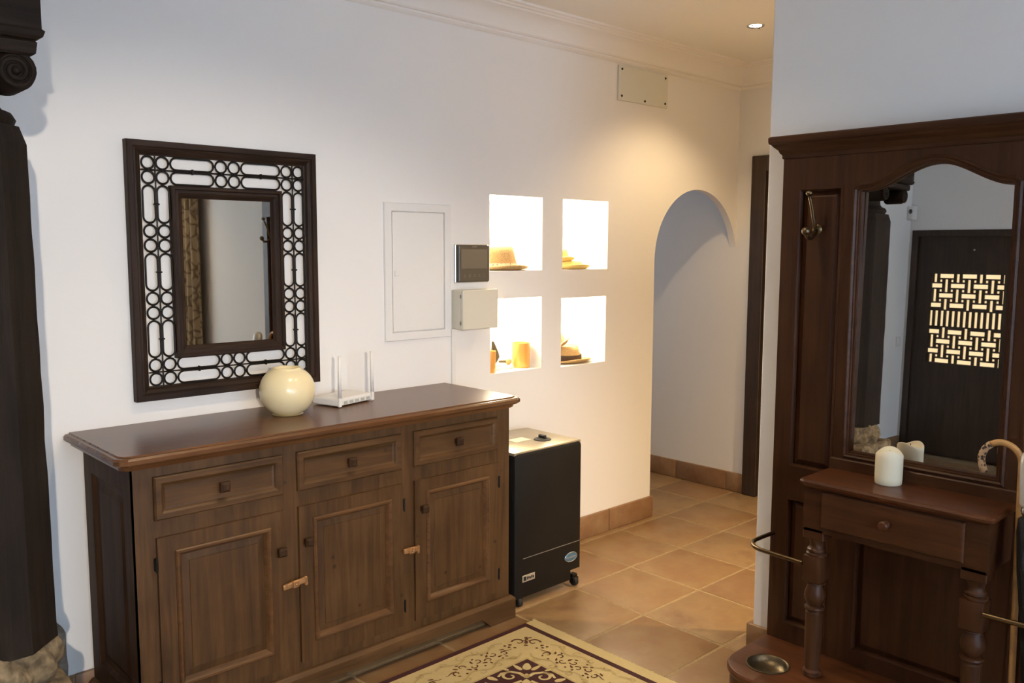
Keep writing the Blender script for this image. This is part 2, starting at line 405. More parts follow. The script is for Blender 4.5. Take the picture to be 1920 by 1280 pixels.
# back wall with the patio window
bm = BM()
WX0, WX1, WZ0, WZ1 = -.5, 2.1, .55, 2.35
poly_prism(bm, [rect_loop(WD, WC+.2, 0, ZC), rect_loop(WX0, WX1, WZ0, WZ1)], fA, WE, WE-.25); struct('wall_back', bm, 'plaster')
bm = BM()
ringframe(bm, WX0, WX1, WZ0, WZ1, [(0, WE-.02), (0, WE+.015), (.06, WE+.015), (.06, WE-.02), (0, WE-.02)])
wn = struct('window_1', bm, 'white_metal')
bm = BM(); box(bm, WX0+.05, WX1-.05, WE-.004, WE, WZ0+.05, WZ1-.05); obj('pane', bm, 'window_glass', wn)
bm = BM(); box(bm, .775, .825, WE-.015, WE+.015, WZ0+.05, WZ1-.05); obj('mullion', bm, 'white_metal', wn)
bm = BM(); box(bm, WD-.22, WC+.2, WE-.25, YP+.15, ZC, ZC+.12); struct('ceiling', bm, 'ceiling_paint')

# floor: mortar bed with terracotta tiles
TX, TY, TX0, TY0 = .400, .392, 2.836, 2.196
bm = BM(); box(bm, WD-.22, WC+.2, WE-.25, YP+.15, -.12, -.0028); floor = struct('floor', bm, 'grout')
tile_meshes = []
rnd = random.Random(3)
def tile_bm(w_, d_, h=.03, b=.007):
    t = BM(); box(t, -w_/2, w_/2, -d_/2, d_/2, -h, 0)
    top = [e for e in t.edges if all(v.co.z > -1e-6 for v in e.verts)] + [e for e in t.edges if abs(e.verts[0].co.z-e.verts[1].co.z) > .01]
    bmesh.ops.bevel(t, geom=top, offset=b, segments=2, affect='EDGES', profile=.6)
    return t
for k in range(5):
    t = tile_bm(TX-.012, TY-.012)
    for v in t.verts:
        v.co.x += rnd.uniform(-.0008, .0008); v.co.y += rnd.uniform(-.0008, .0008)
        if v.co.z > -.001: v.co.z += rnd.uniform(-.0003, .0003)
    tile_meshes.append(mesh_of('tile', t, 'tile', True, 40))
far_bm = BM()
for i in range(-13, 6):
    for j in range(-13, 9):
        cx_, cy_ = TX0+(i+.5)*TX, TY0+(j+.5)*TY
        if not (WD < cx_ < WC+.2 and WE < cy_ < YP): continue
        vis = (cx_*fw.x+cy_*fw.y > .9) and cx_ > -.1 and cy_ > .5
        if vis:
            o = inst('tile', tile_meshes[rnd.randrange(5)], floor, (cx_, cy_, rnd.uniform(-.0007, .0007)), (rnd.uniform(-.0012, .0012), rnd.uniform(-.0012, .0012), rnd.choice((0, PI))))
        else:
            t = tile_bm(TX-.012, TY-.012); join(far_bm, t, Matrix.Translation((cx_, cy_, 0)))
obj('tile_field', far_bm, 'tile', floor, kind='stuff')

# skirting of terracotta tiles
SH, SK = .122, .018
sk_mesh = {}
def skirt(name, p0, p1, nrm, tail=True):
    """row of skirting tiles from p0 to p1 (xy), standing out along nrm"""
    p0, p1, nrm = Vector(p0), Vector(p1), Vector(nrm); d = (p1-p0); L_ = d.length; d.normalize()
    rot = math.atan2(d.y, d.x)
    base = BM(); q = p0+nrm*(SK*.35); pts = [p0, p1, p1+nrm*SK*.72, p0+nrm*SK*.72]
    loft(base, [[(p.x, p.y, 0) for p in pts], [(p.x, p.y, SH-.003) for p in pts]])
    bo = struct(name, base, 'grout')
    pos = 0
    while pos < L_-.02:
        l = min(.392, L_-pos)
        key = round(l, 3)
        if key not in sk_mesh:
            t = BM(); box(t, .003, l-.003, -SK/2, SK/2, .002, SH, .004, 2); sk_mesh[key] = mesh_of('skirting_tile', t, 'skirting_tile', True, 40)
        c = p0+d*pos+nrm*(SK*.55)
        inst('skirting_tile', sk_mesh[key], bo, (c.x, c.y, 0), (0, 0, rot))
        pos += .392
    return bo
skirt('baseboard_left', (AX-AR+.012, WA), (WD, WA), (0, -1))
skirt('baseboard_arch', (AX-AR, WA+TH), (AX-AR, WA-.002), (1, 0))
skirt('baseboard_far', (WC, YP), (WC, DY1+.015), (-1, 0))
skirt('baseboard_right', (WB, WE), (WB, WBE+.01), (-1, 0))
skirt('baseboard_right_end', (WB-.018, WBE), (WB+.25, WBE), (0, 1))
skirt('baseboard_entrance', (WD, LY0-.01), (WD, WE), (1, 0))

# cornice moulding: profile (distance from wall, z)
PR = [(-.01, 2.519), (.002, 2.519), (.010, 2.524), (.016, 2.532), (.014, 2.540), (.024, 2.542), (.030, 2.548), (.034, 2.560), (.044, 2.580), (.062, 2.600), (.085, 2.613), (.108, 2.619), (.112, 2.626), (.126, 2.627), (.132, 2.633), (.146, 2.635), (.148, ZC), (.15, ZC+.01), (-.01, ZC+.01)]
def cornice(name, p0, p1, nrm, m0=0, m1=0):
    bm = BM(); d = Vector((p1[0]-p0[0], p1[1]-p0[1])).normalized(); n = Vector(nrm)
    a = [(p0[0]+n.x*o_+d.x*m0*o_, p0[1]+n.y*o_+d.y*m0*o_, z) for o_, z in PR]
    b_ = [(p1[0]+n.x*o_-d.x*m1*o_, p1[1]+n.y*o_-d.y*m1*o_, z) for o_, z in PR]
    loft(bm, [a, b_]); return struct(name, bm, 'moulding_paint', smooth=True, auto=25)
cornice('trim_1', (WD, WA), (WC, WA), (0, -1), 0, 1)
cornice('trim_2', (WC, WA), (WC, WE), (-1, 0), 1, 0)

# dark panelled door in the far wall
bm = BM(); fr = .085
box(bm, WC-.035, WC+.10, DY1-fr, DY1+.012, 0, DZ+.012, .004); box(bm, WC-.035, WC+.10, DY0-.012, DY0+fr, 0, DZ+.012, .004); box(bm, WC-.035, WC+.10, DY0+fr, DY1-fr, DZ-fr, DZ+.012, .004)
door1 = struct('door_1', bm, 'dark_door')
bm = BM(); box(bm, WC+.02, WC+.06, DY0+fr, DY1-fr, .005, DZ-fr); leaf = obj('door_leaf', bm, 'dark_door', door1)
for (a, c, z0, z1) in ((DY0+fr+.09, (DY0+DY1)/2-.04, .2, .85), ((DY0+DY1)/2+.04, DY1-fr-.09, .2, .85), (DY0+fr+.09, (DY0+DY1)/2-.04, 1.0, DZ-fr-.1), ((DY0+DY1)/2+.04, DY1-fr-.09, 1.0, DZ-fr-.1)):
    bm = BM(); rings = [[(WC+h, a+d, z0+d), (WC+h, c-d, z0+d), (WC+h, c-d, z1-d), (WC+h, a+d, z1-d)] for d, h in ((0, .022), (0, .008), (.012, .004), (.02, .012), (.03, .016))]
    loft(bm, rings, False, True); obj('door_panel', bm, 'dark_door', leaf)

# entrance door with a lattice window (seen in the hall stand mirror)
bm = BM(); fr = .05
box(bm, WD-.06, WD+.012, LY0, LY0+fr, 0, LZ); box(bm, WD-.06, WD+.012, LY1-fr, LY1, 0, LZ); box(bm, WD-.06, WD+.012, LY0+fr, LY1-fr, LZ-fr, LZ)
door2 = struct('door_2', bm, 'dark_door')
QY0, QY1, QZ0, QZ1 = 2.285, 2.84, .765, 1.502
bm = BM(); poly_prism(bm, [rect_loop(LY0+fr, LY1-fr, .004, LZ-fr), rect_loop(QY0, QY1, QZ0, QZ1)], fC, WD-.012, WD-.052); leaf = obj('door_leaf', bm, 'dark_door', door2)
holes = []
def add_hole(u0, u1, v0, v1, mgn=.006):
    u0, u1 = max(u0, mgn), min(u1, QY1-QY0-mgn); v0, v1 = max(v0, mgn), min(v1, QZ1-QZ0-mgn)
    if u1-u0 > .006 and v1-v0 > .006: holes.append(rect_loop(QY0+u0, QY0+u1, QZ0+v0, QZ0+v1))
P_, S_ = .173, .0795
BH, BL, SW = .033, .108, .0215
H_ = QZ1-QZ0; mid = H_/2; MS = .125
for half in (0, 1):
    for r_ in range(4):
        yc = (H_-.022-r_*S_) if half == 0 else (.022+r_*S_)
        off = .090 if (r_ % 2 == 0) else .090-P_/2
        for k in range(-1, 5):
            xc = off+k*P_
            add_hole(xc-BL/2, xc+BL/2, yc-BH/2, yc+BH/2)
            xg = xc+P_/2
            lo, hi = yc-S_+BH/2+.012, yc+S_-BH/2-.012
            if half == 0: lo = max(lo, mid+MS/2+.011); 
            else: hi = min(hi, mid-MS/2-.011)
            add_hole(xg-SW/2, xg+SW/2, lo, hi)
            if r_ < 3:
                ys = yc-S_/2 if half == 0 else yc+S_/2
                for sx in (-1, 1): add_hole(xc+sx*P_/4-.009, xc+sx*P_/4+.009, ys-.009, ys+.009)
k = 0
while .012+k*.0432 < QY1-QY0-.015:
    add_hole(.012+k*.0432, .012+k*.0432+.0215, mid-MS/2, mid+MS/2); k += 1
bm = BM(); poly_prism(bm, [rect_loop(QY0-.001, QY1+.001, QZ0-.001, QZ1+.001)]+holes, fC, WD-.020, WD-.034); obj('lattice', bm, 'dark_door', leaf)
bm = BM(); box(bm, WD-.050, WD-.044, QY0, QY1, QZ0, QZ1); obj('lit_pane', bm, 'lit_frosted_pane', leaf)
bm = BM(); sphere(bm, (WD-.006, 2.52, 1.69), .011, 10); obj('door_stud', bm, 'chrome', leaf, True)
bm = BM(); box(bm, WD-.2, WD-.1, LY0, LY1, 0, LZ); obj('outer_shutter', bm, 'dark_door', door2)

# ------------------------------------------------------------------ ceiling downlights
def downlight(x, y, power, col, label, lens='lamp_lens', ang=125, blend=.6):
    t = thing('ceiling_downlight', label, 'ceiling light', (x, y, ZC), group='recessed ceiling spotlights')
    bm = BM(); lathe(bm, [(.030, ZC-.001), (.042, ZC-.004), (.044, ZC), (.044, ZC+.002), (.030, ZC+.002), (.030, ZC-.001)], x, y, 24, False); obj('trim_ring', bm, 'chrome', t, True, 40)
    bm = BM(); lathe(bm, [(.001, ZC-.003), (.029, ZC-.002), (.029, ZC+.001), (.001, ZC+.001)], x, y, 20); obj('lens', bm, lens, t, True, 40)
    for s in (-1, 1):
        bm = BM(); box(bm, x+s*.030-.006, x+s*.030+.006, y-.004, y+.004, ZC-.010, ZC-.003, .002); obj('spring_clip', bm, 'iron', t)
    l = bpy.data.lights.new('downlight_beam', 'SPOT'); l.energy = power; l.color = col; l.spot_size = math.radians(ang); l.spot_blend = blend; l.shadow_soft_size = .028
    lo = bpy.data.objects.new('downlight_beam', l); C.objects.link(lo); lo.parent = t; lo.location = (0, 0, -.02)
    return t
downlight(3.893, 2.397, SPOT_W*.85, WARM, 'small round recessed ceiling spotlight in front of the arch and vent plate')
downlight(2.10, 1.75, SPOT_W*.6, WARM, 'recessed ceiling spotlight above the patterned rug', ang=120, blend=1)
downlight(1.40, 1.80, SPOT_W*1.1, (1., .77, .50), 'recessed ceiling spotlight in front of the sideboard', ang=110, blend=.9)
# added wall spotlight, stand-in for an unseen source that washes the left wall
ws = thing('added_wall_spotlight', 'added wall spotlight standing in for an unseen light source, aimed at the mirror wall', 'added wall lamp', (-.80, WE, 2.0))
wsp = Vector((-.80, WE+.13, 2.0)); wsd = Vector((math.cos(math.radians(71))*math.cos(math.radians(-20)), math.sin(math.radians(71))*math.cos(math.radians(-20)), math.sin(math.radians(-20))))
bm = BM(); box(bm, -.85, -.75, WE, WE+.015, 1.95, 2.05, .004, 2); obj('wall_plate', bm, 'white_metal', ws)
bm = BM(); tube(bm, [(-.80, WE+.01, 2.0), (-.80, WE+.07, 2.0), tuple(wsp-wsd*.05)], .008, 10); obj('lamp_arm', bm, 'white_metal', ws, True)
bm = BM(); q = BM(); lathe(q, [(.001, -.06), (.03, -.06), (.042, .02), (.044, .03), (.040, .03), (.036, .005), (.001, .004)], 0, 0, 24); join(bm, q, Matrix.Translation(wsp) @ wsd.to_track_quat('Z', 'Y').to_matrix().to_4x4()); sh = obj('lamp_head', bm, 'white_metal', ws, True, 40)
bm = BM(); q = BM(); lathe(q, [(.001, .006), (.034, .006), (.034, .010), (.001, .012)], 0, 0, 20); join(bm, q, Matrix.Translation(wsp) @ wsd.to_track_quat('Z', 'Y').to_matrix().to_4x4()); obj('lens', bm, 'lamp_lens_neutral', sh, True, 40)
l = bpy.data.lights.new('added_wall_beam', 'SPOT'); l.energy = SPOT_W*ADDED_SPOT; l.color = NEUT; l.spot_size = math.radians(47); l.spot_blend = .4; l.shadow_soft_size = .03
lo = bpy.data.objects.new('added_wall_beam', l); C.objects.link(lo); lo.parent = ws; lo.location = wsp+wsd*.035-Vector((-.80, WE, 2.0)); lo.rotation_euler = (-wsd).to_track_quat('Z', 'Y').to_euler()
downlight(1.9, -.9, SPOT_W*.8, WARM, 'recessed ceiling spotlight near the net curtain')
downlight(3.9, .7, SPOT_W*4.4, WARM, 'recessed ceiling spotlight in the corridor behind the hall stand wall')
downlight(3.9, -1.0, SPOT_W*2.5, WARM, 'added unseen ceiling spotlight at the closed end of the corridor')  # added out of view so that its bounce brightens the ceiling

# ------------------------------------------------------------------ sideboard
SX0, SX1, FY = .885, 2.395, 2.568
sb = thing('sideboard', 'brown wooden sideboard with three drawers over three panelled doors', 'sideboard', (1.64, 2.80, 0))
bm = BM()
poly_prism(bm, [rect_loop(SX0, SX1, .085, .915)] + [rect_loop(a, b_, .742, .862) for a, b_ in ((.952, 1.354), (1.427, 1.834), (1.913, 2.312))] + [rect_loop(a, b_, .142, .672) for a, b_ in ((.955, 1.356), (1.428, 1.838), (1.913, 2.315))], fA, FY, FY+.022)
obj('face_frame', bm, 'sideboard_v', sb)
bm = BM(); box(bm, SX0+.02, SX1-.02, FY+.022, WA-.025, .085, .105); box(bm, SX0+.02, SX1-.02, WA-.035, WA-.025, .1, .912); box(bm, SX0+.02, SX1-.02, FY+.022, WA-.03, .900, .914)
for x in (1.39, 1.875): box(bm, x-.01, x+.01, FY+.022, WA-.03, .1, .905)
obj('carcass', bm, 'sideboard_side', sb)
for sx, nm in ((SX0, -1), (SX1, 1)):
    bm = BM(); x0, x1 = (SX0, SX0+.02) if nm < 0 else (SX1-.02, SX1)
    fS = lambda u, v, h: (h, u, v)
    poly_prism(bm, [rect_loop(FY+.001, WA-.02, .085, .915), rect_loop(FY+.085, WA-.09, .17, .82)], fS, x0, x1)
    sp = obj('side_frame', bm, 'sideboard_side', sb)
    bm = BM(); h = 1 if nm > 0 else -1
    xs = [(0, sx-h*.002), (.012, sx-h*.012), (.03, sx-h*.014), (.05, sx-h*.007), (.055, sx-h*.007)]
    rings = [[(x, FY+.085+d, .17+d), (x, WA-.09-d, .17+d), (x, WA-.09-d, .82-d), (x, FY+.085+d, .82-d)] for d, x in xs]
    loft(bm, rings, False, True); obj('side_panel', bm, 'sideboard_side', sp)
bm = BM()     # worktop with a stepped edge and clipped front corners
def toprect(o_, z, ch=.03):
    x0, x1, y0 = .832-o_, 2.443+o_, 2.532-o_
    return [(x0, WA-.004, z), (x0, y0+ch, z), (x0+ch*.35, y0+ch*.3, z), (x0+ch, y0, z), (x1-ch, y0, z), (x1-ch*.35, y0+ch*.3, z), (x1, y0+ch, z), (x1, WA-.004, z)]
loft(bm, [toprect(-.022, .900), toprect(-.018, .912), toprect(-.006, .916), toprect(0, .922), toprect(0, .934), toprect(-.006, .940), toprect(-.016, .941), toprect(-.018, .945)])
obj('worktop', bm, 'sideboard_top', sb)
bm = BM()     # bracket plinth
PY = 2.545
prof = [(SX0-.02, 0), (SX0+.12, 0), (SX0+.135, .018), (SX0+.15, .030), (SX0+.17, .045), (SX1-.17, .045), (SX1-.15, .030), (SX1-.135, .018), (SX1-.12, 0), (SX1+.02, 0), (SX1+.02, .082), (SX0-.02, .082)]
poly_prism(bm, [prof], fA, PY, PY+.022)
for x in (SX0-.02, SX1-.002): box(bm, x, x+.022, PY+.02, WA-.022, 0, .082)
rects(bm, [(SX0-.02, SX1+.02, PY, WA-.022, .082), (SX0-.02, SX1+.02, PY, WA-.022, .086), (SX0-.008, SX1+.008, PY+.014, WA-.022, .098), (SX0, SX1, FY, WA-.022, .099)])
obj('plinth', bm, 'sideboard_h', sb)
def sq_knob(x, y, z, s=.016):
    bm = BM(); loft(bm, [[(x+a*r, y-h, z+c*r) for a, c in ((-1, -1), (1, -1), (1, 1), (-1, 1))] for r, h in ((.008, 0), (.008, .010), (s*.8, .013), (s, .019), (s, .027), (s*.55, .034))]); return bm
DR = [(.942, 1.364), (1.417, 1.844), (1.903, 2.322)]
for i, (a, c) in enumerate(DR):
    bm = BM(); y = FY
    ringframe(bm, a, c, .735, .869, [(0, y+.002), (0, y-.010), (.005, y-.015), (.020, y-.015), (.026, y-.010), (.030, y-.004), (.036, y-.002)], True, True)
    d = obj('drawer', bm, 'sideboard_h', sb)
    obj('knob', sq_knob((a+c)/2+(.004, -.005, 0)[i], y-.001, .803), 'sideboard_side', d)
DO = [(.945, 1.366, 1.343, .548), (1.418, 1.848, 1.442, .56), (1.903, 2.325, 1.935, .572)]
for i, (a, c, kx, kz) in enumerate(DO):
    bm = BM(); y = FY; z0, z1 = .134, .681
    poly_prism(bm, [rect_loop(a, c, z0, z1), rect_loop(a+.066, c-.066, z0+.078, z1-.060)], fA, y-.012, y+.003)
    d = obj('door', bm, 'sideboard_v', sb)
    bm = BM(); ringframe(bm, a+.052, c-.052, z0+.064, z1-.046, [(0, y-.010), (.0, y-.016), (.004, y-.020), (.010, y-.020), (.015, y-.015), (.022, y-.004), (.024, y+.002)]); obj('moulding', bm, 'sideboard_mould', d)
    bm = BM(); ringframe(bm, a+.068, c-.068, z0+.080, z1-.062, [(0, y-.001), (.028, y-.004), (.030, y-.0065), (.034, y-.0065)], True); obj('panel', bm, 'sideboard_v', d)
    obj('knob', sq_knob(kx, y-.012, kz, .0145), 'sideboard_side', d)
    for hz in (.60, .21):
        hx = a-.004 if i == 0 else c+.004
        bm = BM(); box(bm, hx-.005, hx+.005, y-.014, y, hz-.020, hz+.020, .002); tube(bm, [(hx, y-.014, hz-.024), (hx, y-.014, hz+.024)], .0035, 8); obj('hinge', bm, 'black_iron', d)
for x, z, a, s_ in ((1.392, .425, .10, 1.0), (1.876, .424, -.04, .8)):
    bm = BM(); t = BM(); box(t, -.045*s_, .045*s_, -.006, .006, -.010, .010, .004, 2); box(t, -.012, .012, -.010, -.004, -.013, .013, .003); box(t, .034*s_, .046*s_, -.007, .005, -.020, .012, .003)
    join(bm, t, Matrix.Translation((x, FY-.021, z)) @ Matrix.Rotation(-a, 4, 'Y')); sphere(bm, (x, FY-.032, z), .005, 8)
    tube(bm, [(x, FY-.016, z), (x, FY-.002, z)], .006, 8)
    obj('turn_latch', bm, 'latch_metal', sb, label='worn metal turn latch')

# ------------------------------------------------------------------ wall mirror with a forged lattice border
MX0, MX1, MZ0, MZ1 = 1.061, 1.772, 1.021, 1.907
wm = thing('wall_mirror', 'dark wooden wall mirror with an ironwork border of rings and links', 'mirror', ((MX0+MX1)/2, WA, MZ0))
yb, yf = WA-.001, 2.995
def mitred(x0, x1, z0, z1, prof, parent, nm='frame_rail'):
    # four mitred rails, each a mesh of its own
    for s in range(4):
        bm = BM(); ring = []
        for d, y in prof:
            P4 = [(x0+d, y, z0+d), (x1-d, y, z0+d), (x1-d, y, z1-d), (x0+d, y, z1-d)]
            ring.append([P4[s], P4[(s+1) % 4]])
        loft(bm, [[r[0] for r in ring], [r[1] for r in ring]])
        obj(nm, bm, 'mirror_frame_h' if s % 2 == 0 else 'mirror_frame_v', parent)
mitred(MX0, MX1, MZ0, MZ1, [(0, yb), (0, yf+.004), (.003, yf), (.020, yf), (.023, yf+.004), (.028, yf+.002), (.038, yf+.008), (.044, yf+.016), (.048, yf+.018), (.048, yb)], wm)
LB = .098
ix0, ix1, iz0, iz1 = MX0+.048+LB, MX1-.048-LB, MZ0+.048+LB-.006, MZ1-.048-LB
mitred(ix0, ix1, iz0, iz1, [(0, yb), (0, yf+.006), (.004, yf+.003), (.012, yf+.003), (.015, yf+.008), (.024, yf+.008), (.032, yf+.014), (.040, yf+.024), (.043, yf+.026), (.043, yb)], wm, 'inner_rail')
bm = BM(); box(bm, ix0+.042, ix1-.042, yf+.024, yb, iz0+.042, iz1-.042); obj('mirror_glass', bm, 'silvered_glass', wm)
# lattice
yl = WA-.020; cs = LB/2; RR = cs/2-.0035; wr = .0036
rx, ry, rz = (MX0+MX1)/2, WA, MZ0
def ring_pts(a, b_, r, n=20):
    """stadium with half lengths a (x) and b_ (z), corner radius r"""
    out = []
    for qx, qz, s in ((a-r, b_-r, 0), (-(a-r), b_-r, PI/2), (-(a-r), -(b_-r), PI), (a-r, -(b_-r), 1.5*PI)):
        for k in range(n//4+1):
            t = s+PI/2*k/(n//4); out.append((qx+r*math.cos(t), 0, qz+r*math.sin(t)))
    ded = [out[0]]
    for p in out[1:]:
        if (Vector(p)-Vector(ded[-1])).length > 1e-4: ded.append(p)
    if (Vector(ded[0])-Vector(ded[-1])).length < 1e-4: ded.pop()
    return ded
bm = BM(); tube(bm, ring_pts(RR, RR, RR), wr, 6, True); ring_me = mesh_of('lattice_ring', bm, 'iron', True)
Lx0, Lx1, Lz0, Lz1 = MX0+.048, MX1-.048, MZ0+.048, MZ1-.048
def band(along, n_caps, lo, hi, rows):
    """cells along one band: corner pair, then capsule group, pair, ..."""
    total = hi-lo; ncirc = 2*(n_caps+1); cap_len = (total-ncirc*cs)/n_caps
    pos = lo; cells = []
    for g in range(n_caps+1):
        for k in range(2): cells.append(('ring', pos+cs/2, g in (0, n_caps))); pos += cs
        if g < n_caps: cells.append(('link', pos+cap_len/2, False)); pos += cap_len
    a = cap_len/2-.0035
    bm = BM(); tube(bm, ring_pts(a, RR, RR) if along == 'x' else ring_pts(RR, a, RR), wr, 6, True); me = mesh_of('lattice_link', bm, 'iron', True)
    for r_ in rows:
        for kind, c, corner in cells:
            if corner and along == 'z': continue        # corners are laid once, by the horizontal bands
            p = (c-rx, yl-ry, r_-rz) if along == 'x' else (r_-rx, yl-ry, c-rz)
            inst('lattice_'+kind, ring_me if kind == 'ring' else me, wm, p)
    m_ = sum(rows)/2
    bm = BM(); tube(bm, [(lo, yl, m_), (hi, yl, m_)] if along == 'x' else [(m_, yl, lo), (m_, yl, hi)], .0028, 6); obj('lattice_bar', bm, 'iron', wm)
    for kind, c, corner in cells:
        if kind == 'link':
            bm = BM(); x, z = (c, m_) if along == 'x' else (m_, c)
            e = (.003, .0095) if along == 'x' else (.0095, .003)
            box(bm, x-e[0], x+e[0], yl-.007, yl+.007, z-e[1], z+e[1], .0015); obj('bar_collar', bm, 'iron', wm)
for z0 in (Lz0, Lz1-LB): band('x', 2, Lx0, Lx1, (z0+cs/2, z0+cs*1.5))
for x0 in (Lx0, Lx1-LB): band('z', 3, Lz0, Lz1, (x0+cs/2, x0+cs*1.5))
# little ties between neighbouring rings and links, one joined piece of hardware
bm = BM()
for z in (Lz0+cs, Lz1-cs):
    for k in range(1, 2): pass
    for x in [Lx0+cs, Lx1-cs, (Lx0+Lx1)/2]:
        for dx, dz in ((0, cs/2), (0, -cs/2), (cs/2, 0), (-cs/2, 0)): box(bm, x+dx-.005, x+dx+.005, yl-.005, yl+.005, z+dz-.005, z+dz+.005, .0015)
        for sx in (-1, 1):
            for dz in (-cs/2, cs/2):
                xx = x+sx*cs
                if Lx0+.01 < xx < Lx1-.01: box(bm, xx-.005, xx+.005, yl-.005, yl+.005, z+dz-.004, z+dz+.004, .0015)
capl = ((Lz1-Lz0)-8*cs)/3
for x in (Lx0+cs, Lx1-cs):
    for g in range(4):
        z = Lz0+cs+g*(2*cs+capl)
        for dx, dz in ((0, cs/2), (0, -cs/2), (cs/2, 0), (-cs/2, 0)): box(bm, x+dx-.005, x+dx+.005, yl-.005, yl+.005, z+dz-.005, z+dz+.005, .0015)
        for sz in (-1, 1):
            for dx in (-cs/2, cs/2):
                zz = z+sz*cs
                if Lz0+.01 < zz < Lz1-.01: box(bm, x+dx-.004, x+dx+.004, yl-.005, yl+.005, zz-.005, zz+.005, .0015)
obj('lattice_ties', bm, 'iron', wm, kind='stuff')

# ------------------------------------------------------------------ fittings on the left wall
t = thing('fuse_box', 'flush white metal fuse box with a closed door on the wall', 'fuse box', (2.28, WA, 1.155))
bm = BM(); ringframe(bm, 2.103, 2.458, 1.153, 1.739, [(0, WA), (0, WA-.010), (.003, WA-.013), (.034, WA-.013), (.036, WA-.010), (.036, WA)]); obj('surround', bm, 'white_metal', t)
bm = BM(); box(bm, 2.1425, 2.4185, WA-.011, WA-.001, 1.1925, 1.7, .0015); dd = obj('door', bm, 'white_metal', t)
bm = BM(); box(bm, 2.150, 2.174, WA-.017, WA-.010, 1.430, 1.454, .004, 2); obj('latch', bm, 'white_plastic', dd)
t = thing('video_intercom', 'dark flat video intercom screen on the wall above a white box', 'intercom', (2.58, WA, 1.40))
bm = BM(); box(bm, 2.482, 2.682, WA-.012, WA, 1.392, 1.567, .004, 2); obj('back_plate', bm, 'silver', t)
bm = BM(); box(bm, 2.486, 2.671, WA-.032, WA-.012, 1.396, 1.564, .006, 2); fpl = obj('front_panel', bm, 'screen_black', t)
bm = BM(); box(bm, 2.500, 2.657, WA-.0332, WA-.031, 1.456, 1.545, .001); obj('screen', bm, 'screen_glass', fpl)
bm = BM(); box(bm, 2.565, 2.592, WA-.0328, WA-.031, 1.5535, 1.5575); obj('printed_mark', bm, 'grey_mark', fpl)
for k in range(5):
    x = 2.522+k*.0282; bm = BM(); ringframe(bm, x-.006, x+.006, 1.419, 1.429, [(0, WA-.031), (0, WA-.0329), (.0018, WA-.0329), (.0018, WA-.031)]); obj('touch_button', bm, 'grey_mark', fpl)
t = thing('junction_box', 'cream metal junction box with a hinged lid, below the video intercom', 'junction box', (2.57, WA, 1.186))
bm = BM(); box(bm, 2.468, 2.673, WA-.066, WA, 1.187, 1.362, .004, 2); obj('body', bm, 'cream_metal', t)
bm = BM(); box(bm, 2.466, 2.676, WA-.086, WA-.067, 1.185, 1.364, .005, 2); lid = obj('lid', bm, 'cream_metal', t)
for z in (1.215, 1.335):
    bm = BM(); tube(bm, [(2.464, WA-.070, z-.008), (2.464, WA-.070, z+.008)], .0035, 8); obj('hinge', bm, 'grey_mark', lid)
bm = BM(); box(bm, 2.464, 2.484, WA-.012, WA, .93, 1.187, .003); tag(obj('cable_trunking', bm, 'white_plastic', org=(2.474, WA, 1.06)), 'thin white cable trunking running down the wall from the junction box', 'trunking')
t = thing('vent_cover', 'pale grey screwed cover plate high on the wall under the cornice', 'cover plate', (3.82, WA, 2.33))
bm = BM(); box(bm, 3.600, 4.024, WA-.010, WA, 2.329, 2.509, .002); obj('plate', bm, 'grey_plate', t)
for x, z in ((3.625, 2.49), (4.0, 2.49), (3.625, 2.352), (4.0, 2.352), (3.82, 2.345)):
    bm = BM(); lathe(bm, [(.001, .004), (.005, .004), (.0065, 0), (.001, 0)], 0, 0, 10); bmesh.ops.transform(bm, matrix=Matrix.Translation((x, WA-.010, z)) @ Matrix.Rotation(PI/2, 4, 'X'), verts=bm.verts); obj('screw', bm, 'iron', t)
t = thing('motion_sensor', 'small white motion sensor in the corner above the entrance door', 'sensor', (-1.68, WA-.02, 1.95))
bm = BM(); box(bm, -1.71, -1.63, WA-.055, WA-.002, 1.93, 2.045, .008, 2); obj('housing', bm, 'white_plastic', t)
bm = BM(); sphere(bm, (-1.632, WA-.03, 2.00), .016, 10, (.5, 1, 1.3)); obj('sensor_eye', bm, 'screen_black', t, True)
bm = BM(); ringframe(bm, -1.645, -1.575, .885, .965, [(0, WA), (0, WA-.010), (.004, WA-.012), (.012, WA-.012), (.014, WA-.016)], True); tag(obj('light_switch', bm, 'white_plastic', org=(-1.61, WA, .925)), 'white light switch on the wall beside the entrance door', 'light switch')

# niche lamps
NL = ['small round lamp inside the niche with the straw fedora', 'small round lamp inside the niche with the pale stacked hats', 'small round lamp inside the niche with the amber cups', 'small round lamp inside the niche with the dark-banded hat']
for (x0, x1, z0, z1), lab in zip(NICHES, NL):
    x, y = (x0+x1)/2, WA+ND*.5
    t = thing('niche_lamp', lab, 'lamp', (x, y, z1), group='lamps inside the wall niches')
    bm = BM(); lathe(bm, [(.026, z1-.010), (.034, z1-.008), (.036, z1), (.026, z1)], x, y, 18, False); obj('rim', bm, 'white_metal', t, True, 40)
    bm = BM(); lathe(bm, [(.001, z1-.009), (.025, z1-.009), (.025, z1), (.001, z1)], x, y, 18); obj('lens', bm, 'lamp_lens', t)
    l = bpy.data.lights.new('niche_bulb', 'POINT'); l.energy = NICHE_W; l.color = (1., .84, .58); l.shadow_soft_size = .02
    lo = bpy.data.objects.new('niche_bulb', l); C.objects.link(lo); lo.parent = t; lo.location = (0, 0, -.035)

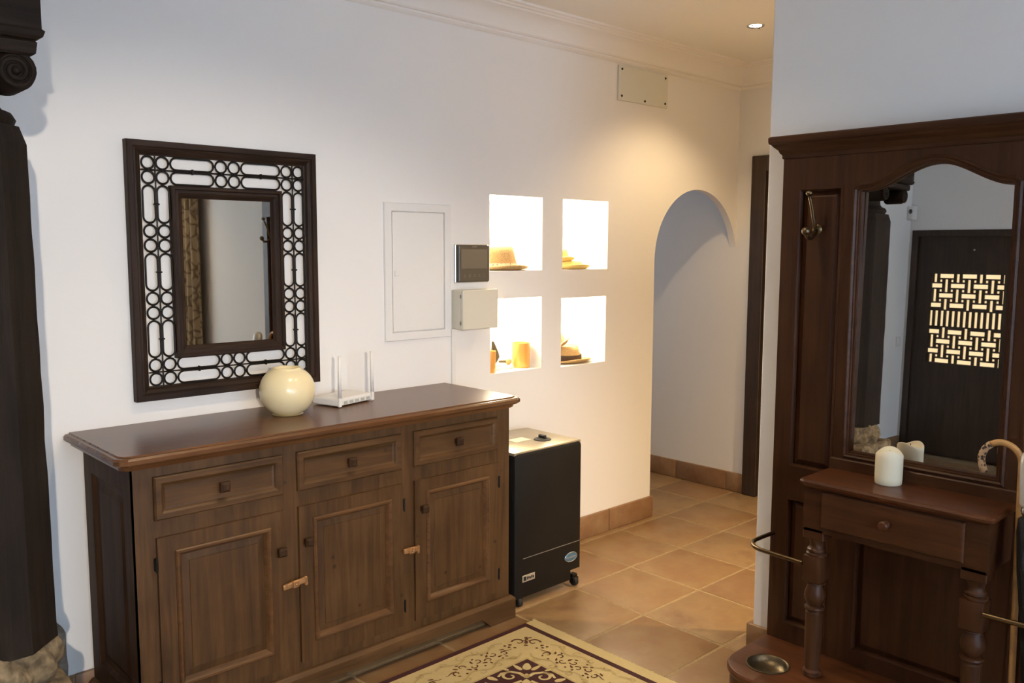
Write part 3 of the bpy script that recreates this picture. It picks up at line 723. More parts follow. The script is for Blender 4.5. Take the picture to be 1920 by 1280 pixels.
# ------------------------------------------------------------------ things in the niches
def hat_parts(t, c, br, by, cr, cy_, h, brim_m, crown_m, band_m, tilt=None, pinch=.25, flat=False, bh=.022):
    """brim, crown, band around (0,0,0), then placed"""
    M_ = Matrix.Translation(c) @ (tilt if tilt else Matrix())
    n = 32
    def ell(a, b_, z, lift=0): return [(a*math.cos(2*PI*i/n), b_*math.sin(2*PI*i/n), z+lift*abs(math.sin(2*PI*i/n))**2) for i in range(n)]
    bm = BM(); loft(bm, [ell(cr, cy_, .002), ell(cr+.4*(br-cr), cy_+.4*(by-cy_), 0), ell(br-.006, by-.006, .003, .012), ell(br, by, .008, .014), ell(br-.004, by-.004, .011, .014), ell(cr+.4*(br-cr), cy_+.4*(by-cy_), .006), ell(cr, cy_, .008)], True, True)
    bmesh.ops.transform(bm, matrix=M_, verts=bm.verts); obj('brim', bm, brim_m, t, True)
    bm = BM(); rings = [ell(cr, cy_, .002), ell(cr*.99, cy_*.99, h*.3), ell(cr*.93, cy_*.93, h*.7), ell(cr*.86, cy_*.86, h*.92), ell(cr*.70, cy_*.70, h), ell(cr*.35, cy_*.3, h*(1 if flat else 1-pinch)), ell(.004, .004, h*(1 if flat else 1-pinch*1.2))]
    if not flat:
        for r_ in rings[2:5]:
            for i, p in enumerate(r_):
                x, y, z = p
                if x > cr*.3: r_[i] = (x, y*.78, z+.004)
    loft(bm, rings); bmesh.ops.transform(bm, matrix=M_, verts=bm.verts); obj('crown', bm, crown_m, t, True, 60)
    bm = BM(); loft(bm, [ell(cr+.0015, cy_+.0015, .006), ell(cr+.003, cy_+.003, .008), ell(cr*.995+.003, cy_*.995+.003, bh), ell(cr*.995, cy_*.995, bh+.001)], False, False)
    bmesh.ops.transform(bm, matrix=M_, verts=bm.verts); obj('hat_band', bm, band_m, t, True, 40)
ny = WA+ND*.5
t = thing('straw_fedora', 'straw fedora with a pale patterned band in the niche beside the intercom', 'hat', (2.872, ny, 1.442), group='hats in the wall niches'); hat_parts(t, (2.872, ny-.005, 1.444), .165, .125, .098, .082, .112, 'straw', 'straw', 'patterned_band', bh=.032)
t = thing('boater_hat', 'pale straw boater lying flat under a smaller hat', 'hat', (3.345, ny, 1.441), group='hats in the wall niches'); hat_parts(t, (3.345, ny-.005, 1.443), .148, .122, .112, .095, .040, 'pale_straw', 'pale_straw', 'straw', flat=True, bh=.016)
t = thing('small_straw_hat', 'small pale straw hat resting on top of a flat boater', 'hat', (3.30, ny, 1.483), group='hats in the wall niches'); hat_parts(t, (3.30, ny-.005, 1.4835), .090, .078, .058, .052, .062, 'pale_straw', 'pale_straw', 'dark_band', pinch=.1, bh=.009)
t = thing('banded_straw_hat', 'brown straw hat with a wide dark band standing in a lower niche', 'hat', (3.365, ny, .945), group='hats in the wall niches'); hat_parts(t, (3.365, ny-.005, .947), .150, .124, .086, .076, .085, 'straw', 'straw', 'dark_band', pinch=.15, bh=.038)
t = thing('tilted_straw_hat', 'tilted straw hat with a white band laid over a dark-banded hat', 'hat', (3.305, ny, 1.03), group='hats in the wall niches'); hat_parts(t, (3.290, ny, 1.046), .088, .08, .058, .055, .052, 'straw', 'straw', 'straw_band', tilt=Matrix.Rotation(-.42, 4, 'Y'), bh=.014)
def cup(name, lab, x, y, z, r, h):
    t = thing(name, lab, 'candle cup', (x, y, z), group='amber candle cups in the niche')
    bm = BM(); lathe(bm, [(r*.92, z), (r, z+h*.06), (r, z+h), (r-.003, z+h), (r-.003, z+.008), (.001, z+.008)], x, y, 24); obj('cup_wall', bm, 'amber', t, True, 40)
    bm = BM(); lathe(bm, [(.001, z+.006), (r-.004, z+.006), (r-.004, z+h*.55), (.001, z+h*.53)], x, y, 20); c = obj('candle_wax', bm, 'wax_cream', t, True, 40)
    bm = BM(); tube(bm, [(x, y, z+h*.5), (x+.001, y, z+h*.62)], .0012, 6); obj('wick', bm, 'rubber', c)
cup('amber_candle_cup', 'narrow amber candle cup at the front edge of a lower niche', 2.742, WA+.045, .955, .028, .105)
cup('wide_amber_candle_cup', 'wide amber candle cup against the side of a lower niche', 2.985, WA+.085, .955, .046, .125)
t = thing('triangular_ornament', 'small dark triangular wooden ornament on a pale foot in a niche', 'ornament', (2.83, WA+.10, .955))
bm = BM(); loft(bm, [[(2.803, WA+.085, .985), (2.803, WA+.115, .985), (2.803, WA+.10, 1.098)], [(2.818, WA+.088, .985), (2.818, WA+.112, .985), (2.818, WA+.10, 1.095)], [(2.852, WA+.097, 1.015), (2.852, WA+.103, 1.015), (2.850, WA+.10, 1.035)]]); obj('sail', bm, 'dark_ornament', t)
bm = BM(); box(bm, 2.795, 2.85, WA+.075, WA+.125, .955, .986, .008, 2); obj('foot', bm, 'straw_band', t)
t = thing('wooden_pestle', 'little wooden pestle with a round knob lying in a niche', 'pestle', (2.90, WA+.09, .955))
bm = BM(); tube(bm, [(2.868, WA+.12, .990), (2.895, WA+.105, .990), (2.90, WA+.10, .990)], [.006, .007, .008], 10); obj('handle', bm, 'dark_ornament', t, True)
bm = BM(); sphere(bm, (2.91, WA+.095, .990), .017, 12); obj('knob', bm, 'bamboo', t, True)
bm = BM(); box(bm, 2.87, 2.925, WA+.07, WA+.13, .955, .974, .006, 2); obj('stand', bm, 'straw_band', t)

# ------------------------------------------------------------------ on the sideboard
ZT = .945
t = thing('round_vase', 'round cream glazed bowl vase standing on the sideboard', 'vase', (1.535, 2.83, ZT))
R0 = .100; prof = [(.050, ZT), (.056, ZT+.002)]
for k in range(3, 28):
    a = PI*k/32; prof.append((R0*math.sin(a)**.85, ZT+.087-.0895*math.cos(a)))
rim = prof[-1]; prof += [(rim[0]-.002, rim[1]+.006), (rim[0]-.007, rim[1]+.006), (rim[0]-.010, rim[1]), (rim[0]-.012, rim[1]-.03), (.001, rim[1]-.034)]
bm = BM(); lathe(bm, prof, 1.535, 2.83, 48)
for v in bm.verts:
    if v.co.z > rim[1]-.001: v.co.z += .0014*math.sin(5*math.atan2(v.co.y-2.83, v.co.x-1.535)+1)
obj('bowl', bm, 'wax_cream', t, True, 60)
RA = math.radians(15); rc = Vector((1.812, 2.905, ZT))
t = thing('wifi_router', 'flat white wireless router with two upright aerials on the sideboard', 'router', rc, RA)
bm = BM(); box(bm, -.100, .100, -.070, .062, .004, .032, .005, 2); obj('case', bm, 'white_plastic', t, local=True)
bm = BM(); box(bm, -.082, .082, -.0705, -.066, .007, .022); obj('port_panel', bm, 'grey_plate', t, local=True)
for k in range(5): bm = BM(); box(bm, -.066+k*.032, -.046+k*.032, -.0715, -.068, .009, .020); obj('port', bm, 'port_grey', t, local=True)
for sx in (-1, 1): bm = BM(); box(bm, sx*.08-.008, sx*.08+.008, -.05, -.03, 0, .005); obj('foot', bm, 'rubber', t, local=True)
for sx, lean in ((-1, .02), (1, -.01)):
    x = sx*.097-.004*sx; bm = BM(); box(bm, x-.007, x+.007, -.080, -.068, .002, .040, .003, 2); h_ = obj('aerial_hinge', bm, 'white_plastic', t, local=True)
    bm = BM(); tube(bm, [(x, -.074, .036), (x+lean*.16, -.074, .198)], [.0075, .0058], 10); obj('aerial', bm, 'white_plastic', h_, True, local=True)

# ------------------------------------------------------------------ gas heater
hx0, hx1, hy, hyb, hz0, hz1 = 2.462, 2.884, 2.602, 2.955, .035, .682
t = thing('gas_heater', 'black mobile gas cabinet heater on castors beside the sideboard', 'heater', (2.67, 2.78, 0))
bm = BM(); box(bm, hx0+.004, hx1-.004, hy+.035, hyb, hz0+.042, hz1-.012, .012, 3); obj('casing', bm, 'heater_side', t, True, 35)
bm = BM()
def rr(x0, x1, z0, z1, r, y, n=5):
    out = []
    for qx, qz, s in ((x1-r, z1-r, 0), (x0+r, z1-r, PI/2), (x0+r, z0+r, PI), (x1-r, z0+r, 1.5*PI)):
        for k in range(n+1): a = s+PI/2*k/n; out.append((qx+r*math.cos(a), y, qz+r*math.sin(a)))
    return out
nx, nz = hx1-.062, hz0+.045
def front(d, y):
    a = [p for p in rr(hx0+d, hx1-d, hz0+d, hz1-d, max(.008, .022-d*.6), y)]
    a = a[:18]                                            # the three other corners
    return a + [(nx-d, y, hz0+d), (nx-d, y, nz+d), (hx1-d, y, nz+d)]
loft(bm, [front(0, hy+.04), front(0, hy+.012), front(.004, hy+.004), front(.012, hy)])
fp = obj('front_panel', bm, 'black_enamel', t, True, 35)
bm = BM(); box(bm, hx0+.05, hx1-.012, hy-.0012, hy+.001, .2135, .2165); obj('panel_seam', bm, 'grey_mark', fp)
bm = BM(); box(bm, hx0+.002, hx1-.002, hy+.006, hyb+.004, hz1-.012, hz1+.004, .006, 2); top = obj('top_cover', bm, 'bronze_top', t, True, 35)
bm = BM(); lathe(bm, [(.040, hz1+.004), (.040, hz1+.007), (.036, hz1+.009), (.026, hz1+.009), (.022, hz1+.012), (.001, hz1+.012)], 2.745, 2.72, 28); kn = obj('control_dial', bm, 'rubber', top, True, 30)
bm = BM(); box(bm, 2.738, 2.752, 2.698, 2.742, hz1+.011, hz1+.026, .003); obj('dial_grip', bm, 'rubber', top)
bm = BM(); box(bm, 2.615, 2.705, 2.755, 2.815, hz1+.004, hz1+.005); obj('instruction_sticker', bm, 'paper', top)
bm = BM(); box(bm, 2.508, 2.584, hy-.0022, hy+.001, .109, .139, .001); lb = obj('name_plate', bm, 'label_silver', fp)
bm = BM(); box(bm, 2.514, 2.530, hy-.0030, hy-.0015, .115, .133)
for k in range(5): box(bm, 2.535+k*.0088, 2.541+k*.0088, hy-.0030, hy-.0015, .117+(k % 2)*.002, .131-(k % 3)*.002)
obj('plate_print', bm, 'rubber', lb)
bm = BM(); n = 28; oc = (2.815, .150)
loft(bm, [[(oc[0]+a*math.cos(2*PI*i/n), y, oc[1]+b_*math.sin(2*PI*i/n)) for i in range(n)] for a, b_, y in ((.041, .023, hy+.001), (.041, .023, hy-.002), (.039, .021, hy-.0028))]); bd = obj('oval_badge', bm, 'badge_blue', fp)
bm = BM(); tube(bm, [(oc[0]+.0395*math.cos(2*PI*i/n), hy-.0026, oc[1]+.0215*math.sin(2*PI*i/n)) for i in range(n)], .0012, 5, True)
tube(bm, [(oc[0]-.030+k*.0040, hy-.003, oc[1]-.001+.0055*math.sin(k*2.1)) for k in range(16)], .0016, 5)
obj('badge_script', bm, 'silver', bd)
for x, y in ((2.50, 2.625), (2.856, 2.625), (2.50, 2.92), (2.856, 2.92)):
    bm = BM(); q = BM(); lathe(q, [(.001, -.011), (.018, -.011), (.021, -.007), (.021, .007), (.018, .011), (.001, .011)], 0, 0, 20)
    join(bm, q, Matrix.Translation((x, y-.008, .0205)) @ Matrix.Rotation(PI/2, 4, 'Y')); cw = obj('castor', bm, 'rubber', t, True, 35)
    bm = BM(); box(bm, x-.016, x+.016, y-.016, y+.016, .030, .056, .004); box(bm, x-.017, x-.012, y-.018, y+.006, .014, .04); box(bm, x+.012, x+.017, y-.018, y+.006, .014, .04); obj('castor_fork', bm, 'iron', cw)

# ------------------------------------------------------------------ rug
t = thing('patterned_rug', 'cream and dark red patterned rug with floral borders on the tiled floor', 'rug', (1.33, 1.66, 0))
GX0, GX1, GY0, GY1 = .21, 2.447, .86, 2.462; ZR = .0095
bm = BM(); box(bm, GX0, GX1, GY0, GY1, .0005, ZR, .002); obj('rug_ground', bm, 'rug_cream', t)
bx0, bx1 = GX0+.055, GX1-.055
def strip(x0, x1, y0, y1, nm, mt, z=ZR+.0006):
    bm = BM(); box(bm, x0, x1, y0, y1, ZR-.001, z); return obj(nm, bm, mt, t)
strip(bx0, bx1, GY1-.026, GY1-.002, 'border_band', 'rug_red'); strip(bx0, bx1, GY0+.002, GY0+.026, 'border_band', 'rug_red')
strip(bx1-.024, bx1, GY0+.026, GY1-.026, 'border_band', 'rug_red'); strip(bx0, bx0+.024, GY0+.026, GY1-.026, 'border_band', 'rug_red')
fx0, fx1, fy0, fy1 = bx0+.215, bx1-.215, GY0+.232, GY1-.232
strip(fx0, fx1, fy0, fy1, 'inner_field', 'rug_red')
bm = BM(); rings = [[(fx0-d, fy0-d, z), (fx1+d, fy0-d, z), (fx1+d, fy1+d, z), (fx0-d, fy1+d, z)] for d, z in ((0, ZR), (0, ZR+.001), (.008, ZR+.001), (.008, ZR))]; loft(bm, rings, False, False); obj('field_line', bm, 'rug_tan', t)
ZO = ZR+.0011
def ribbon(bm, pts, w0, w1=None, z=ZO):
    w1 = w0 if w1 is None else w1; k = len(pts); A = []; B = []
    for i, p in enumerate(pts):
        a = Vector(pts[max(0, i-1)]); c = Vector(pts[min(k-1, i+1)]); d = (c-a).normalized(); q = Vector((-d.y, d.x)); w_ = (w0+(w1-w0)*i/(k-1))/2
        p = Vector(p); A.append(bm.verts.new((p.x+q.x*w_, p.y+q.y*w_, z))); B.append(bm.verts.new((p.x-q.x*w_, p.y-q.y*w_, z)))
    for i in range(k-1): bm.faces.new((A[i], A[i+1], B[i+1], B[i]))
def leaf(bm, x, y, l, w_, a, z=ZO):
    n = 10; pts = []
    for i in range(n):
        s = 2*PI*i/n; px, py = l/2*math.cos(s), w_/2*math.sin(s)*(1-.35*math.cos(s)); pts.append(bm.verts.new((x+px*math.cos(a)-py*math.sin(a), y+px*math.sin(a)+py*math.cos(a), z)))
    bm.faces.new(pts)
def scroll(x, y, r, a0, turns, flip=1, n=22):
    return [(x+r*(1-.78*i/n)*math.cos(a0+flip*turns*2*PI*i/n), y+r*(1-.78*i/n)*math.sin(a0+flip*turns*2*PI*i/n)) for i in range(n+1)]
# spray: a chain of small curls and dots, in its own frame along +x
bm = BM(); rg = random.Random(5)
for k in range(7):
    x = -.105+k*.035; s = 1 if k % 2 else -1
    ribbon(bm, scroll(x, s*.011, .016, rg.uniform(0, 6), .75, s), .0055, .003)
    leaf(bm, x+.012, -s*.016, .020, .008, rg.uniform(0, 3)); leaf(bm, x-.006, s*.030, .013, .007, rg.uniform(0, 3))
for k in range(5): leaf(bm, -.08+k*.04, rg.choice((-1, 1))*.033, .010, .008, 0)
for s in (-1, 1): ribbon(bm, [(s*(.10+.008*i), .004*math.sin(i*.9)) for i in range(7)], .006, .002)
for v in bm.verts: v.co.z = 0
spray = mesh_of('border_spray', bm, 'rug_brown')
bm = BM()
for s in (-1, 1):
    ribbon(bm, scroll(s*.024, 0, .022, 0 if s > 0 else PI, .9, s), .007, .003); ribbon(bm, scroll(s*.012, .018, .014, 1.2, .7, s), .005, .003)
    leaf(bm, s*.05, -.022, .012, .010, 0); leaf(bm, s*.052, -.038, .010, .009, 0); leaf(bm, s*.066, -.030, .010, .009, 0); leaf(bm, s*.034, -.040, .010, .008, 0)
leaf(bm, 0, .0, .024, .012, PI/2); leaf(bm, 0, -.022, .014, .008, 0); leaf(bm, 0, .030, .014, .008, PI/2)
for v in bm.verts: v.co.z = 0
cspray = mesh_of('corner_spray', bm, 'rug_brown')
bm = BM()     # tan vine around a spray
for s in (-1, 1):
    ribbon(bm, [(-.165+.33*i/30, s*(.054+.014*math.sin(i/30*PI*5))) for i in range(31)], .009)
    for k in range(4): ribbon(bm, scroll(-.12+k*.08, s*.066, .018, k, .8, s, 12), .008, .005)
for v in bm.verts: v.co.z = 0
vine = mesh_of('border_vine', bm, 'rug_tan')
roff = Vector((1.33, 1.66, 0))
def lay(name, me, x, y, a, k=1.): return inst(name, me, t, (x-roff.x, y-roff.y, ZO+.0002*random.random()), (0, 0, a), (k, k, 1))
by1, by0, bxr, bxl = GY1-.129, GY0+.129, bx1-.120, bx0+.120
cxs = [bxr-.245-.345*k for k in range(6) if bxr-.245-.345*k > bxl+.12]
for x in cxs: lay('border_spray', spray, x, by1, 0, 1.1); lay('border_vine', vine, x, by1, 0); lay('border_spray', spray, x, by0, PI); lay('border_vine', vine, x, by0, PI)
cys = [by1-.245-.345*k for k in range(4) if by1-.245-.345*k > by0+.12]
for y in cys: lay('border_spray', spray, bxr, y, -PI/2, 1.1); lay('border_vine', vine, bxr, y, -PI/2); lay('border_spray', spray, bxl, y, PI/2); lay('border_vine', vine, bxl, y, PI/2)
for x, y, a in ((bxr, by1, -PI/4), (bxl, by1, PI/4), (bxr, by0, -3*PI/4), (bxl, by0, 3*PI/4)): lay('corner_spray', cspray, x, y, a, 1.25)
bm = BM()     # palmette with scrolled arms, tip pointing +y
leaf(bm, 0, .050, .040, .024, PI/2)
for s in (-1, 1):
    ribbon(bm, [(0, -.01), (s*.020, .012), (s*.045, .018), (s*.068, .008), (s*.076, -.012)], .012, .007); ribbon(bm, scroll(s*.044, -.006, .024, PI/2, .95, -s), .010, .004)
    leaf(bm, s*.026, .044, .040, .013, PI/2-s*.7); leaf(bm, s*.090, -.022, .034, .016, s*.5); leaf(bm, s*.060, .032, .026, .010, PI/2-s*1.1)
    ribbon(bm, [(s*.012, -.03), (s*.04, -.05), (s*.075, -.055), (s*.11, -.045)], .010, .005)
leaf(bm, 0, -.002, .026, .018, PI/2); leaf(bm, 0, -.042, .046, .026, PI/2)
for v in bm.verts: v.co.z = 0
palm = mesh_of('palmette', bm, 'rug_cream')
for x, y, a in ((fx1-.09, fy1-.09, -PI/4), (fx0+.09, fy1-.09, PI/4), (fx1-.09, fy0+.09, -3*PI/4), (fx0+.09, fy0+.09, 3*PI/4)): lay('palmette', palm, x, y, a, 1.35)
for k in range(5):
    x = fx1-.30-.27*k
    if x > fx0+.2: lay('palmette', palm, x, fy1-.075, 0); lay('palmette', palm, x, fy0+.075, PI)
for k in range(3):
    y = fy1-.30-.26*k
    if y > fy0+.15: lay('palmette', palm, fx1-.075, y, -PI/2); lay('palmette', palm, fx0+.075, y, PI/2)
# frayed fringe along the short ends
for ex, s in ((GX1, 1), (GX0, -1)):
    bm = BM(); rg = random.Random(9)
    yy = GY0+.004
    while yy < GY1+.012:
        l = rg.uniform(.006, .016); x0 = ex-s*.004
        tube(bm, [(x0, yy, .006), (x0+s*l*.6, yy+rg.uniform(-.003, .003), .004), (x0+s*l, yy+rg.uniform(-.004, .004), .002)], .0022, 4); yy += .006
    obj('fringe', bm, 'rug_cream', t, kind='stuff')

# ------------------------------------------------------------------ old wooden column on a stone base
from mathutils import noise
CX, CY = .432, 2.485
col = thing('carved_column', 'old dark wooden column with a scrolled capital on a carved stone base', 'column', (CX, CY, 0))
bm = BM()
def octo(r, z, ch=.30):
    # square-ish octagon with chamfered corners
    a, b_ = r, r*(1-ch); return [(CX+x, CY+y, z) for x, y in ((a, -b_), (a, b_), (b_, a), (-b_, a), (-a, b_), (-a, -b_), (-b_, -a), (b_, -a))]
RS = .178
rings = []
for k in range(31):
    f_ = k/30; z = .545+f_*1.295; r = RS*(1.03-.045*f_) + .003*noise.noise((3.1, 0, z*9))
    if k == 30: r *= .93
    rings.append(octo(r, z, .42))
loft(bm, rings); obj('shaft', bm, 'old_wood', col)
bm = BM()
lathe(bm, [(.12, 1.80), (.150, 1.815), (.152, 1.835), (.170, 1.845), (.176, 1.860), (.168, 1.874), (.148, 1.882), (.138, 1.898), (.136, 1.925), (.150, 1.955), (.155, 1.998), (.12, 2.0)], CX, CY, 28); obj('neck_ring', bm, 'old_wood', col, True, 35)
VR = .045; vz = 1.949
for sx in (-1, 1):
    vx = CX+sx*.128
    bm = BM(); q = BM(); lathe(q, [(.001, -.055), (VR*.9, -.055), (VR, -.048), (VR, .040), (VR*.8, .055), (.001, .055)], 0, 0, 28)
    q2 = q.copy(); join(bm, q, Matrix.Translation((vx, CY-.18, vz)) @ Matrix.Rotation(PI/2, 4, 'X')); join(bm, q2, Matrix.Translation((vx, CY+.18, vz)) @ Matrix.Rotation(-PI/2, 4, 'X')); box(bm, vx-.03, vx+.03, CY-.15, CY+.15, vz, 2.0); vo = obj('volute', bm, 'old_wood_h', col, True, 35)
    for sy in (-1, 1):
        bm = BM(); pts = []
        for i in range(46):
            a = i/45*2.3*2*PI; r = (VR-.004)*(1-.86*i/45); pts.append((vx+sx*r*math.sin(a), CY+sy*.236, vz+r*math.cos(a)))
        tube(bm, pts, .0065, 8); sphere(bm, (vx, CY+sy*.236, vz), .011, 10); obj('scroll_carving', bm, 'old_wood_h', vo, True)
bm = BM(); rects(bm, [(CX-.165, CX+.160, CY-.245, CY+.245, 1.984), (CX-.172, CX+.168, CY-.25, CY+.25, 1.989), (CX-.176, CX+.172, CY-.25, CY+.25, 2.014), (CX-.17, CX+.166, CY-.245, CY+.245, 2.019)]); obj('abacus', bm, 'old_wood_h', col)
def rough(bm, amp, freq, keep=None):
    for v in bm.verts:
        n_ = noise.noise_vector(v.co*freq)+.5*noise.noise_vector(v.co*freq*2.7)
        v.co += n_*amp*(keep(v) if keep else 1)
    return bm
bm = BM(); box(bm, CX-.210, CX+.205, CY-.225, CY+.225, -.002, .44, .02, 2); bmesh.ops.subdivide_edges(bm, edges=bm.edges[:], cuts=14, use_grid_fill=True); bmesh.ops.triangulate(bm, faces=bm.faces[:])
rough(bm, .012, 14, lambda v: min(1, max(0, v.co.z*12))); obj('base_block', bm, 'stone', col, True)
bm = BM(); prof = [(.15, .41)] + [(.172+.034*math.sin(PI*k/10), .415+.145*(k/10)) for k in range(11)] + [(.15, .565)]
lathe(bm, prof, CX, CY, 64)
for v in bm.verts:
    a = math.atan2(v.co.y-CY, v.co.x-CX); r = math.hypot(v.co.x-CX, v.co.y-CY)
    if r > .17:
        k_ = 1+.06*math.sin(14*a+v.co.z*38); sq = 1+.03*(abs(math.sin(2*a)))
        v.co.x = CX+(v.co.x-CX)*k_*sq; v.co.y = CY+(v.co.y-CY)*k_*sq
rough(bm, .006, 16); obj('base_roll', bm, 'stone', col, True)
bm = BM(); box(bm, .30, .782, WA-.115, WA, 0, .328, .012, 2); bmesh.ops.subdivide_edges(bm, edges=bm.edges[:], cuts=7, use_grid_fill=True); rough(bm, .004, 14, lambda v: 1. if v.co.y < WA-.01 and .01 < v.co.z else 0.)
tag(obj('stone_plinth_block', bm, 'grey_stone', None, True, 50, org=(.54, WA-.06, 0)), 'low rough grey stone block against the wall behind the column', 'stone block')
# carved bracket and lintel carried by the column
bk = thing('ceiling_lintel', 'dark wooden lintel and bracket block resting on the column capital', 'beam', (CX, CY, 2.019))
bm = BM(); rects(bm, [(CX-a, CX+a, CY-b_, CY+b_, z) for a, b_, z in ((.168, .262, 2.019), (.180, .268, 2.025), (.184, .272, 2.037), (.178, .268, 2.042), (.178, .268, 2.25))]); obj('bracket', bm, 'old_wood_h', bk)
bm = BM(); box(bm, CX-.170, CX+.170, CY-.255, WA-.001, 2.25, ZC-.002, .008); obj('lintel', bm, 'old_wood', bk)

# ------------------------------------------------------------------ hall stand (local frame: x to its right, y into the wall, z up)
SY = 1.087
hs = thing('hall_stand', 'mahogany hall stand with arched mirror, drawer, coat hooks and stick racks', 'hall stand', (WB, SY, 0), -PI/2)
HW = .512
FB = -.052
def ogee(n=28, x=.228, zb=.868, ze=1.742, rise=.075):
    pts = [(-x, zb), (x, zb), (x, ze-.004), (x-.004, ze)]
    for k in range(1, n):
        u = (x-.004)-(2*x-.008)*k/n; pts.append((u, ze+rise*(.5+.5*math.cos(PI*min(1, abs(u)/(x*.93))))**.85))
    pts += [(-x+.004, ze), (-x, ze-.004)]
    return pts
OG = ogee()
holes = [OG, rect_loop(-.450, -.292, .775, 1.757), rect_loop(.292, .450, .775, 1.757), rect_loop(-.450, -.292, .19, .660), rect_loop(.292, .450, .19, .660), rect_loop(-.195, .195, .175, .615)]
bm = BM(); poly_prism(bm, [rect_loop(-HW, HW, .10, 1.872)]+holes, fA, FB, -.026); obj('back_frame', bm, 'mahogany_v', hs, local=True)
bm = BM(); box(bm, -HW+.004, HW-.004, -.014, -.004, .10, 1.872); obj('back_board', bm, 'mahogany_v', hs, local=True)
for h in holes[1:]:
    x0, z0 = h[0]; x1, z1 = h[2]
    bm = BM(); ringframe(bm, x0, x1, z0, z1, [(-.004, FB+.001), (-.004, FB-.003), (.004, FB-.003), (.008, FB+.004), (.010, FB+.012)], False); mo = obj('panel_moulding', bm, 'mahogany_v', hs, local=True)
    bm = BM(); ringframe(bm, x0-.002, x1+.002, z0-.002, z1+.002, [(0, -.030), (.012, -.030), (.032, FB+.010), (.036, FB+.010)], True); obj('panel', bm, 'mahogany_v', mo, local=True)
bm = BM()
loft(bm, [[(u, y, v) for u, v in offset_poly(OG, d)] for d, y in ((-.024, FB+.001), (-.024, FB-.004), (-.018, FB-.008), (-.013, FB-.003), (-.008, FB-.003), (-.004, FB+.003), (.001, FB+.005), (.002, FB+.024))], False, False)
obj('mirror_moulding', bm, 'mahogany_h', hs, local=True)
TL = math.tan(math.radians(.9))
bm = BM(); gp = offset_poly(OG, .002); q = [bm.verts.new((u, -.031+(v-1.3)*TL, v)) for u, v in gp]; bm.faces.new(q); bmesh.ops.triangulate(bm, faces=bm.faces[:])
ex = bmesh.ops.extrude_face_region(bm, geom=bm.faces[:]); bmesh.ops.translate(bm, vec=(0, .005, 0), verts=[g for g in ex['geom'] if isinstance(g, bmesh.types.BMVert)])
obj('mirror_glass', bm, 'stand_glass', hs, local=True)
bm = BM(); rects(bm, [(-HW-o_, HW+o_, FB-f_, -.002, z) for o_, f_, z in ((.000, .000, 1.862), (.004, .004, 1.864), (.004, .006, 1.876), (.010, .012, 1.882), (.012, .020, 1.892), (.022, .034, 1.902), (.028, .040, 1.910), (.034, .046, 1.913), (.036, .048, 1.920), (.036, .048, 1.934), (.030, .044, 1.938))]); obj('cornice', bm, 'mahogany_h', hs, local=True)
# shelf, apron and drawer
bm = BM()
def shelf_ring(o_, z, c=.02):
    x, y0 = .297-o_, -.272+o_; return [(-x, FB+.002, z), (-x, y0+c, z), (-x+c*.3, y0+c*.3, z), (-x+c, y0, z), (x-c, y0, z), (x-c*.3, y0+c*.3, z), (x, y0+c, z), (x, FB+.002, z)]
loft(bm, [shelf_ring(.012, .776), shelf_ring(.006, .782), shelf_ring(.001, .786), shelf_ring(0, .794), shelf_ring(.003, .799), shelf_ring(.008, .802)]); obj('shelf', bm, 'mahogany_shelf', hs, local=True)
bm = BM(); rects(bm, [(-.29, .29, FB-.012, FB+.002, .800), (-.29, .29, FB-.012, FB+.002, .836), (-.288, .288, FB-.009, FB+.002, .840), (-.286, .286, FB-.002, FB+.002, .841)]); obj('shelf_upstand', bm, 'mahogany_h', hs, local=True)
AY = -.250
bm = BM(); poly_prism(bm, [rect_loop(-.283, .283, .628, .777), rect_loop(-.214, .214, .653, .765)], fA, AY, AY+.02)
for x in (-.283, .265): box(bm, x, x+.018, AY+.02, FB+.001, .628, .777)
box(bm, -.265, .265, AY+.02, FB+.001, .628, .640)
for x in (-.246, .246): box(bm, x-.036, x+.036, AY, AY+.065, .600, .640, .003)
obj('apron', bm, 'mahogany_h', hs, local=True)
bm = BM(); ringframe(bm, -.219, .219, .649, .769, [(0, AY+.004), (0, AY-.006), (.004, AY-.011), (.008, AY-.012)], True, True); dr = obj('drawer', bm, 'mahogany_drawer', hs, local=True)
bm = BM(); q = BM(); lathe(q, [(.012, 0), (.012, .003), (.007, .006), (.006, .012), (.011, .016), (.0155, .021), (.0155, .026), (.011, .031), (.001, .033)], 0, 0, 20); join(bm, q, Matrix.Translation((-.004, AY-.012, .712)) @ Matrix.Rotation(PI/2, 4, 'X')); obj('knob', bm, 'mahogany_shelf', dr, True, 35, local=True)
for sx in (-1, 1):
    x, y = sx*.246, AY+.032
    bm = BM(); box(bm, x-.033, x+.033, y-.033, y+.033, .452, .543, .004, 2)
    lathe(bm, [(.028, .602), (.024, .590), (.022, .580), (.024, .570), (.030, .564), (.031, .558), (.026, .555), (.033, .550), (.033, .543), (.020, .541)], x, y, 24)
    lathe(bm, [(.022, .455), (.030, .450), (.031, .446), (.024, .442), (.027, .432), (.033, .415), (.0345, .402), (.032, .388), (.025, .374), (.022, .370), (.031, .366), (.033, .361), (.031, .356), (.023, .353), (.028, .346), (.0275, .25), (.024, .15), (.030, .142), (.030, .128)], x, y, 24)
    obj('post', bm, 'mahogany_v', hs, True, 35, local=True)
